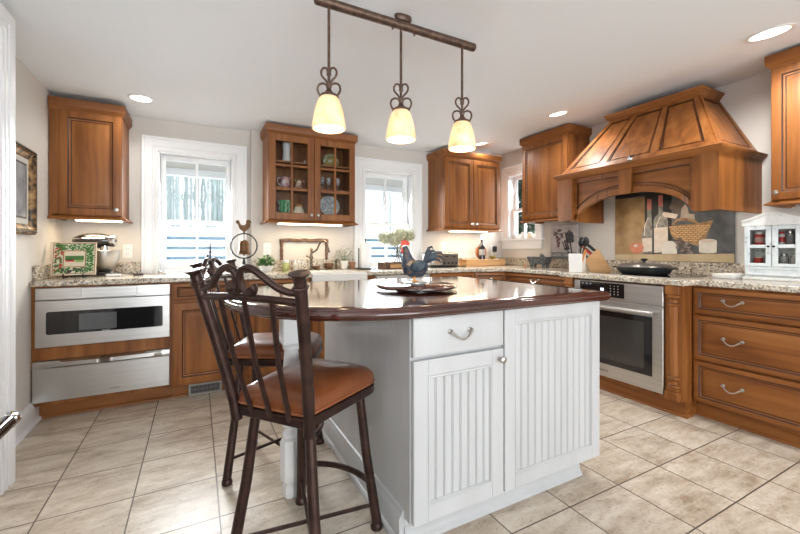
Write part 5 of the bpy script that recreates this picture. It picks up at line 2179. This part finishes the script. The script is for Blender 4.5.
# spice cupboard
DIST = noise_mat('distressed_white_paint', (30, 30, 30), [(.30, (.34, .33, .30)), (.37, (.68, .69, .67)), (.6, (.74, .75, .73))], .6)
DISTB = noise_mat('distressed_blue_white_paint', (26, 26, 26), [(.30, (.30, .31, .30)), (.36, (.56, .61, .63)), (.6, (.64, .68, .69))], .6)
sp = thing('spice_cupboard', 'distressed white two door spice cupboard at the right end of the counter', 'cupboard', (3.30, 1.228, ZC), R90)
ws, hs_, ds = .285, .385, .125
b = MB()
b.box(0, .014, .012, ds, .02, hs_)
b.box(ws - .014, ws, .012, ds, .02, hs_)
b.box(.014, ws - .014, .012, ds, .02, .034)
b.box(.014, ws - .014, ds - .008, ds, .034, hs_)
b.box(.014, ws - .014, .012, ds - .008, .085, .095)
b.box(.014, ws - .014, .016, ds - .008, .218, .226)
b.box(.0, ws, .012, ds, hs_ + .0002, hs_ + .012, c=.002)
b.obj('case', DIST, sp)
b = MB()
b.box(-.010, ws + .010, -.004, ds + .004, 0, .0195, c=.004)
b.obj('plinth', DIST, sp)
b = MB()
pts = [(-.012, hs_ - .024), (ws + .012, hs_ - .024), (ws + .012, hs_ + .004)]
for k in range(15):
    t = 1 - 2 * (k + .5) / 15
    pts.append((ws / 2 + (ws / 2 + .004) * t, hs_ + .010 + .042 * (math.cos(PI * t) * .5 + .5) ** .9))
pts.append((-.012, hs_ + .004))
b.prism(pts, .0, .0118, 0, 'xz')
b.sweep(pts[2:], [(0, .008), (.010, .008), (.010, -.004), (0, -.004)], plane='xz', y0=.0, sgn=1)
b.obj('crest', DIST, sp)
for k in range(2):
    x0 = .002 + k * (ws / 2)
    x1 = x0 + ws / 2 - .004
    b = MB()
    s = .028
    za, zc2, zm2 = .090, hs_ - .026, .223
    for q in ((x0, x0 + s, za, zc2), (x1 - s, x1, za, zc2), (x0 + s, x1 - s, za, za + .022), (x0 + s, x1 - s, zc2 - .026, zc2), (x0 + s, x1 - s, zm2 - .011, zm2 + .011)):
        b.box(q[0], q[1], -.002, .0115, q[2], q[3], c=.002)
    dd = b.obj('door', DISTB, sp)
    b = MB()
    b.box(x0 + s - .002, x1 - s + .002, .005, .007, za + .02, zc2 - .024)
    b.obj('pane', GLASS, dd)
    b = MB()
    b.lathe([(.004, 0), (.006, .006), (.007, .010), (.003, .013)], (x1 - .012 if k == 0 else x0 + .012, -.002, zm2), 10, M=RX)
    b.obj('knob', IRON, dd)
b = MB()
b.panel(.006, ws - .006, .030, .086, [(0, .0115), (0, .0), (.003, -.003), (.012, -.003), (.015, 0), (.018, 0)])
b.obj('drawer', DISTB, sp)


def jar(label, lx, lz, rad_, h, m, lidm, band=None):
    w = Matrix.Rotation(R90, 4, 'Z') @ Vector((lx, .062, lz))
    r = thing('spice_jar', label, 'jar', (3.30 + w.x, 1.228 + w.y, ZC + w.z + .0003), 0, 'jars in the spice cupboard')
    b = MB()
    b.lathe([(rad_ * .9, 0), (rad_, .004), (rad_, h * .78), (rad_ * .8, h * .84)], seg=18)
    b.obj('jar', m, r)
    b = MB()
    b.lathe([(rad_ * .82, h * .842), (rad_ * .82, h * .97), (rad_ * .7, h)], seg=18)
    b.obj('lid', lidm, r)
    if band:
        b = MB()
        b.lathe([(rad_ * 1.015, h * .25), (rad_ * 1.015, h * .62)], seg=18, caps=False)
        b.obj('label', band, r)


GJ = mat('spice_glass', (.22, .21, .20), .12, coat=.4)
GJ2 = mat('pale_spice_glass', (.40, .38, .36), .12, coat=.4)
jar('red tin with a white lid in the upper left pane of the spice cupboard', .058, .226, .025, .094, RED, PORC, mat('pale_red_print', (.65, .35, .30), .5))
jar('red and white tin beside the big red tin in the spice cupboard', .106, .226, .018, .092, RED, RED, PORC)
jar('red and white tin at the left of the upper right pane of the spice cupboard', .172, .226, .016, .094, PORC, RED, RED)
jar('grey glass jar in the upper right pane of the spice cupboard', .212, .226, .022, .096, GJ, NICK)
jar('slim dark jar at the right of the upper right pane of the spice cupboard', .250, .226, .013, .090, GJ, BLACK)
jar('orange red jar with a pale lid in the lower left pane of the spice cupboard', .054, .095, .024, .060, RED, CREAM)
jar('short grey jar in the lower left pane of the spice cupboard', .104, .095, .020, .070, GJ, GJ)
jar('clear jar left in the lower right pane of the spice cupboard', .182, .095, .022, .080, GJ2, NICK)
jar('clear jar right in the lower right pane of the spice cupboard', .234, .095, .022, .078, GJ2, NICK)

# ------------------------------------------------------------------ dishes in the glass cabinet
s0, s1, s2 = SH[0] + .0003, SH[1] + .0003, SH[2] + .0003
r = thing('china_vase', 'tall white vase on the top shelf behind the left glass door', 'vase', (.745, 3.70, s2))
b = MB()
b.lathe([(.042, 0), (.045, .006), (.036, .06), (.033, .10), (.036, .15), (.043, .19), (.040, .194), (.033, .15), (0, .14)], seg=24)
b.obj('vase', PORC, r)
r = thing('china_bell', 'tiny white china bell on the top shelf behind the left glass door', 'bell', (.915, 3.70, s2))
b = MB()
b.lathe([(.018, 0), (.017, .006), (.011, .022), (.009, .034), (.003, .038), (.005, .046), (.002, .052)], seg=16)
b.obj('bell', PORC, r)
PINKW = noise_mat('floral_china', (22, 22, 22), [(.40, (.75, .70, .66)), (.55, (.62, .30, .30)), (.62, (.35, .20, .38)), (.7, (.72, .68, .64))], .25)
FLOR = noise_mat('autumn_floral_china', (20, 20, 20), [(.38, (.70, .64, .50)), (.5, (.48, .14, .07)), (.58, (.15, .25, .08)), (.66, (.70, .64, .50))], .25)


def pitcher(label, x, z, m, h, w, sgn, nm, cat):
    r = thing(nm, label, cat, (x, 3.70, z))
    b = MB()
    b.lathe([(w * .6, 0), (w * .65, .004), (w, h * .35), (w * .85, h * .65), (w * .6, h * .85), (w * .75, h), (w * .68, h), (w * .5, h * .84), (0, h * .8)], seg=22)
    b.obj('body', m, r)
    b = MB()
    b.tube([(sgn * w * .7, 0, h * .9), (sgn * w * 1.35, 0, h * .9), (sgn * w * 1.55, 0, h * .6), (sgn * w * 1.2, 0, h * .35), (sgn * w * .92, 0, h * .3)], .006, 8)
    b.obj('handle', m, r)
    b = MB()
    b.tube([(-sgn * w * .7, 0, h * .80), (-sgn * w * 1.0, 0, h * 1.02)], [w * .28, w * .16], 10)
    b.obj('spout', m, r)


pitcher('floral china pitcher on the middle shelf behind the left glass door', .730, s1, PINKW, .105, .046, -1, 'china_pitcher', 'pitcher')
pitcher('autumn patterned china creamer on the middle shelf, right of the pitcher', .860, s1, FLOR, .090, .036, 1, 'china_creamer', 'creamer')
PLAID = noise_mat('green_checked_glaze', (40, 40, 4), [(.40, (.03, .22, .07)), (.52, (.12, .42, .18)), (.6, (.70, .72, .60))], .3)
for k, lab in enumerate(('lower green and white bowl of the stack behind the left glass door', 'upper green and white bowl of the stack behind the left glass door')):
    r = thing('green_bowl', lab, 'bowl', (.725, 3.70, s0 + .058 * k), 0, 'green bowls in the glass cabinet')
    b = MB()
    pr = [(.036, 0), (.040, .004), (.050, .03), (.060, .058)] if k == 0 else [(.036, .0005), (.045, .005), (.058, .036), (.064, .062)]
    b.lathe(pr + [(p[0] - .004, p[1] + .001) for p in pr[::-1]], seg=28)
    b.obj('bowl', PLAID, r)
r = thing('china_jar', 'glowing cream dome shaped jar on the bottom shelf behind the left glass door', 'jar', (.853, 3.69, s0))
b = MB()
b.lathe([(.052, 0), (.054, .006), (.050, .035), (.038, .055), (.034, .068)], seg=24)
b.obj('jar', CREAM, r)
b = MB()
b.lathe([(.036, .0682), (.034, .082), (.016, .094), (.006, .098)], seg=20)
b.obj('lid', mat('orange_glow_tint', (.55, .24, .08), .35), r)  # the jar's orange glow is put into the lid colour; nothing emits


def plate(label, x, z, rad_, m, group=None):
    r = thing('display_plate', label, 'plate', (x, 3.795, z))
    r.rotation_euler = (rad(-12), 0, 0)
    b = MB()
    pr = [(0, .0), (rad_ * .6, .0), (rad_ * .66, .004), (rad_, .014), (rad_, .017), (rad_ * .66, .008), (0, .004)]
    b.lathe(pr, (0, 0, rad_), 32, M=RX, caps=False)
    b.obj('plate', m, r)


plate('floral plate standing on the top shelf behind the right glass door', 1.205, s2, .085, noise_mat('sunflower_china', (15, 15, 15), [(.36, (.72, .70, .58)), (.48, (.45, .28, .06)), (.56, (.22, .26, .10)), (.66, (.74, .72, .62))], .25))
plate('grey patterned plate standing on the bottom shelf behind the right glass door', 1.195, s0, .105, noise_mat('grey_toile_china', (22, 22, 22), [(.38, (.72, .72, .70)), (.5, (.33, .35, .37)), (.62, (.72, .72, .70))], .25))
GL2 = mat('clear_stemware', (.86, .88, .88), .04, coat=.3, trans=.85)
for lab, x in (('left stem glass of three on the middle shelf, right glass door', 1.085), ('middle stem glass of three on the middle shelf, right glass door', 1.150), ('right stem glass of three on the middle shelf, right glass door', 1.242)):
    r = thing('stem_glass', lab, 'glass', (x, 3.69, s1), 0, 'stem glasses in the glass cabinet')
    b = MB()
    b.lathe([(.027, 0), (.027, .002), (.004, .006), (.0035, .050), (.014, .062), (.024, .085), (.024, .110), (.020, .135), (.0185, .135), (.022, .11), (.022, .086), (.012, .064), (0, .060)], seg=20)
    b.obj('glass', GL2, r)

# ------------------------------------------------------------------ rooster on the island
ty = thing('wooden_turntable', 'round dark wooden turntable on the island under the rooster', 'turntable', (.995, 1.715, .9143))
b = MB()
b.lathe([(.205, .010), (.212, .014), (.212, .020), (.206, .024), (.0, .024)], seg=48)
b.obj('disc', ISL, ty)
b = MB()
b.lathe([(.10, 0), (.10, .0098)], seg=32)
b.obj('base', BLACK, ty)
zr_ = .9143 + .0243
gp = thing('glass_dish', 'clear glass dish under the feet of the rooster', 'dish', (1.015, 1.755, zr_))
b = MB()
b.lathe([(.052, 0), (.060, .003), (.062, .010), (.054, .012), (.0, .008)], seg=30)
b.obj('dish', mat('frosted_clear_glass', (.70, .74, .72), .08, coat=.4, trans=.5), gp)
ro = thing('rooster_figurine', 'painted rooster figurine with a red comb on the island', 'figurine', (1.015, 1.755, zr_ + .0083), rad(152.2))
# local +x is the way the bird faces (to the left in the picture)
FEATH = noise_mat('rooster_feathers', (26, 26, 34), [(.34, (.015, .028, .055)), (.47, (.045, .060, .085)), (.56, (.16, .085, .05)), (.68, (.36, .28, .20))], .55, bump=.5)
DARKF = noise_mat('rooster_dark_feathers', (30, 30, 30), [(.35, (.010, .018, .030)), (.65, (.045, .070, .095))], .45, bump=.4)
COMB = mat('rooster_comb_red', (.62, .065, .04), .5)
b = MB()
secs = [(-.060, .100, .010, .014), (-.046, .088, .026, .034), (-.024, .072, .037, .046), (.002, .066, .042, .050), (.024, .078, .040, .050), (.036, .100, .032, .040), (.042, .126, .024, .029), (.046, .150, .0185, .021), (.050, .168, .0175, .0185), (.055, .180, .017, .016), (.060, .187, .010, .010)]
sg_ = 18
vs, fs = [], []
for i, (x, z, ry, rz_) in enumerate(secs):
    j0, j1 = max(0, i - 1), min(len(secs) - 1, i + 1)
    dx, dz = secs[j1][0] - secs[j0][0], secs[j1][1] - secs[j0][1]
    L = math.hypot(dx, dz)
    nx, nz = -dz / L, dx / L
    for k in range(sg_):
        a = 2 * PI * k / sg_
        vs.append((x + nx * rz_ * math.sin(a), ry * math.cos(a), z + nz * rz_ * math.sin(a)))
for i in range(len(secs) - 1):
    for k in range(sg_):
        fs.append((i * sg_ + k, i * sg_ + (k + 1) % sg_, (i + 1) * sg_ + (k + 1) % sg_, (i + 1) * sg_ + k))
fs += [tuple(range(sg_))[::-1], tuple(range((len(secs) - 1) * sg_, len(secs) * sg_))]
b.add(vs, fs)
b.obj('body', FEATH, ro, smooth=60)
b = MB()
b.prism([(.068, .190), (.078, .198), (.071, .206), (.072, .219), (.061, .212), (.056, .224), (.047, .213), (.037, .220), (.034, .208), (.026, .202), (.034, .192), (.050, .194)], -.006, .006, 0, 'xz')
b.obj('comb', COMB, ro, bevel=.002)
b = MB()
for y in (-.007, .007):
    b.ball((.067, y, .163), (.007, .005, .015), 0, 10, 6)
b.obj('wattles', COMB, ro)
b = MB()
b.tube([(.068, 0, .182), (.086, 0, .177)], [.007, .001], 8)
b.obj('beak', ORANGE, ro)
for sy in (-1, 1):
    b = MB()
    b.ball((.062, sy * .0148, .185), .003, 0, 8, 5)
    b.obj('eye', BLACK, ro)
    b = MB()
    b.ball((-.014, sy * .039, .082), (.042, .010, .030), 0, 14, 8, M=Matrix.Rotation(rad(12), 4, 'Y'))
    b.obj('wing', DARKF, ro)
rr = random.Random(2)
for k in range(12):
    a = rad(22 + 10.5 * (k % 6))
    l_ = .070 + .014 * (k % 3)
    y = -.016 + .032 * ((k * 5) % 12) / 11
    p0 = Vector((-.046, y * .5, .096))
    d = Vector((-math.cos(a), 0, math.sin(a)))
    b = MB()
    b.tube([p0, p0 + d * l_ * .5 + Vector((0, y * .4, .004)), p0 + d * l_ * .85 + Vector((-.004, y * .7, .002)), p0 + d * l_ * 1.05 + Vector((-.014, y, -.010)), p0 + d * l_ * 1.1 + Vector((-.020, y, -.026))], [.009, .009, .008, .006, .0015], 8, sq=.5)
    b.obj('tail_feather', DARKF, ro)
for sy in (-1, 1):
    b = MB()
    b.tube([(.004, sy * .018, .040), (.006, sy * .020, .022), (.004, sy * .021, .005)], [.012, .006, .005], 8)
    for a in (-35, 0, 35, 180):
        b.tube([(.004, sy * .021, .004), (.004 + .022 * math.cos(rad(a)), sy * .021 + .022 * math.sin(rad(a)), .0026)], [.004, .0025], 6)
    b.obj('leg', ORANGE, ro)

# ------------------------------------------------------------------ outside the windows
def ground_z(y):
    return -.3 + .104 * (y - 4.3)


b = MB()
NX, NY = 12, 10
rr = random.Random(9)
vs = []
for j in range(NY + 1):
    y = 4.3 + 70 * j / NY
    for i in range(NX + 1):
        vs.append((-40 + 110 * i / NX, y, ground_z(y) + (rr.uniform(-.15, .15) if j > 2 else 0)))
b.add(vs, [(j * (NX + 1) + i, j * (NX + 1) + i + 1, (j + 1) * (NX + 1) + i + 1, (j + 1) * (NX + 1) + i) for j in range(NY) for i in range(NX)])
b.add([(3.9, 4.3, -.3), (70, 4.3, -.3), (70, -10, -.3), (3.9, -10, -.3)], [(0, 1, 2, 3)])
struct(b.obj('snow_ground', SNOW, smooth=180), 'snow covered hillside outside')
b = MB()
b.box(-4, 3.9, 4.22, 5.62, 2.115, 2.22)
po_ = struct(b.obj('porch_roof', SOFFIT), 'beige porch soffit outside the windows')
b = MB()
b.box(-4, 3.9, 5.46, 5.58, 2.03, 2.1148)
b.obj('porch_beam', TRIMW, po_)

fe = thing('rail_fence', 'blue grey three rail fence in the snow outside the left window', 'fence', (0, 11.5, ground_z(11.5)))
zf = ground_z(11.5)
for z in (1.405, 1.145, .885):
    b = MB()
    b.box(-12, 26, -.02, .02, z - .04 - zf, z + .04 - zf, c=.004)
    b.obj('rail', FENCEB, fe)
for k in range(16):
    x = 1.40 + 2.4 * (k - 5)
    b = MB()
    b.box(x - .06, x + .06, .0205, .10, -.12, 1.50 - zf, c=.006)
    b.obj('post', FENCEB, fe)

rr = random.Random(21)


def bare_tree(seed, h):
    q = random.Random(seed)
    b = MB()
    pts = [Vector((0, 0, -.3))]
    for k in range(1, 9):
        pts.append(Vector((q.uniform(-.12, .12) * k / 4, q.uniform(-.1, .1), h * k / 8)))
    b.tube(pts, [.13 * (1 - k / 10) for k in range(9)], 7)
    tr_ = b
    br = MB()
    for k in range(26):
        t = q.uniform(.12, .95)
        i = min(7, int(t * 8))
        p = pts[i].lerp(pts[i + 1], t * 8 - i)
        a = q.uniform(0, 2 * PI)
        L = (1.1 - .6 * t) * q.uniform(.6, 1.3)
        d = Vector((math.cos(a), math.sin(a), q.uniform(.5, 1.5))).normalized()
        m_ = p + d * L * .5 + Vector((0, 0, .1))
        e_ = p + d * L + Vector((0, 0, .35))
        br.tube([p, m_, e_], [.035, .024, .010], 5)
        br.tube([m_, m_ + Vector((-d.y, d.x, .8)).normalized() * L * .5], [.018, .006], 4)
    return tr_, br


protos = []
for k in range(4):
    t_, br_ = bare_tree(k + 1, 11 + k)
    r = thing('bare_tree', 'pale bare tree in the woods seen through the left window', 'tree', (0, 0, 0), 0, 'bare trees at the edge of the woods')
    tk = t_.obj('trunk', BARK, r, smooth=180)
    br_.obj('branches', BARK, r, smooth=180)
    protos.append(r)
spots = [(-3.2 + 6.6 * (k + rr.uniform(.1, .9)) / 30, 36 + rr.uniform(0, 9)) for k in range(30)]
spots += [(17.5 + 1.3 * k + rr.uniform(-.4, .4), 34 + rr.uniform(0, 6)) for k in range(5)]
for k, (x, y) in enumerate(spots):
    o = protos[k] if k < 4 else copy_tree(protos[k % 4])
    o.location = (x, y, ground_z(y))
    o.rotation_euler = (0, 0, rr.uniform(0, 6.28))
    o.scale = (1, 1, rr.uniform(.8, 1.15))
    if k >= 30:
        o['label'] = 'pale bare tree seen through the middle window behind the rooster'
        o['group'] = 'bare trees beyond the middle window'

for k, (x, y, h) in enumerate(((7.6, 7.4, 3.6), (11.2, 8.3, 5.0), (8.2, 9.6, 4.4))):
    lab = ('small evergreen closest to the little right wall window', 'tall evergreen at the right outside the little right wall window', 'evergreen at the left outside the little right wall window')[k]
    r = thing('evergreen_tree', lab, 'tree', (x, y, ground_z(y) if y > 4.3 else -.3), 0, 'evergreens outside the small window')
    b = MB()
    b.tube([(0, 0, -.1), (0, 0, h * .9)], [.10, .02], 7)
    b.obj('trunk', BARK, r)
    b = MB()
    q = random.Random(30 + k)
    for i in range(520):
        t = q.random() ** .8
        a = q.uniform(0, 2 * PI)
        R_ = (1 - t) * h * .26 + .05
        d = Vector((math.cos(a), math.sin(a), -.25))
        p = Vector((0, 0, .3 + t * (h - .3)))
        e_ = p + d * R_ * q.uniform(.75, 1.1)
        sd_ = Vector((-d.y, d.x, 0)) * .09
        b.add([p, (p + e_) / 2 + sd_, e_, (p + e_) / 2 - sd_ + Vector((0, 0, -.06))], [(0, 1, 2), (0, 2, 3)])
    b.obj('foliage', CONIF, r, smooth=180)
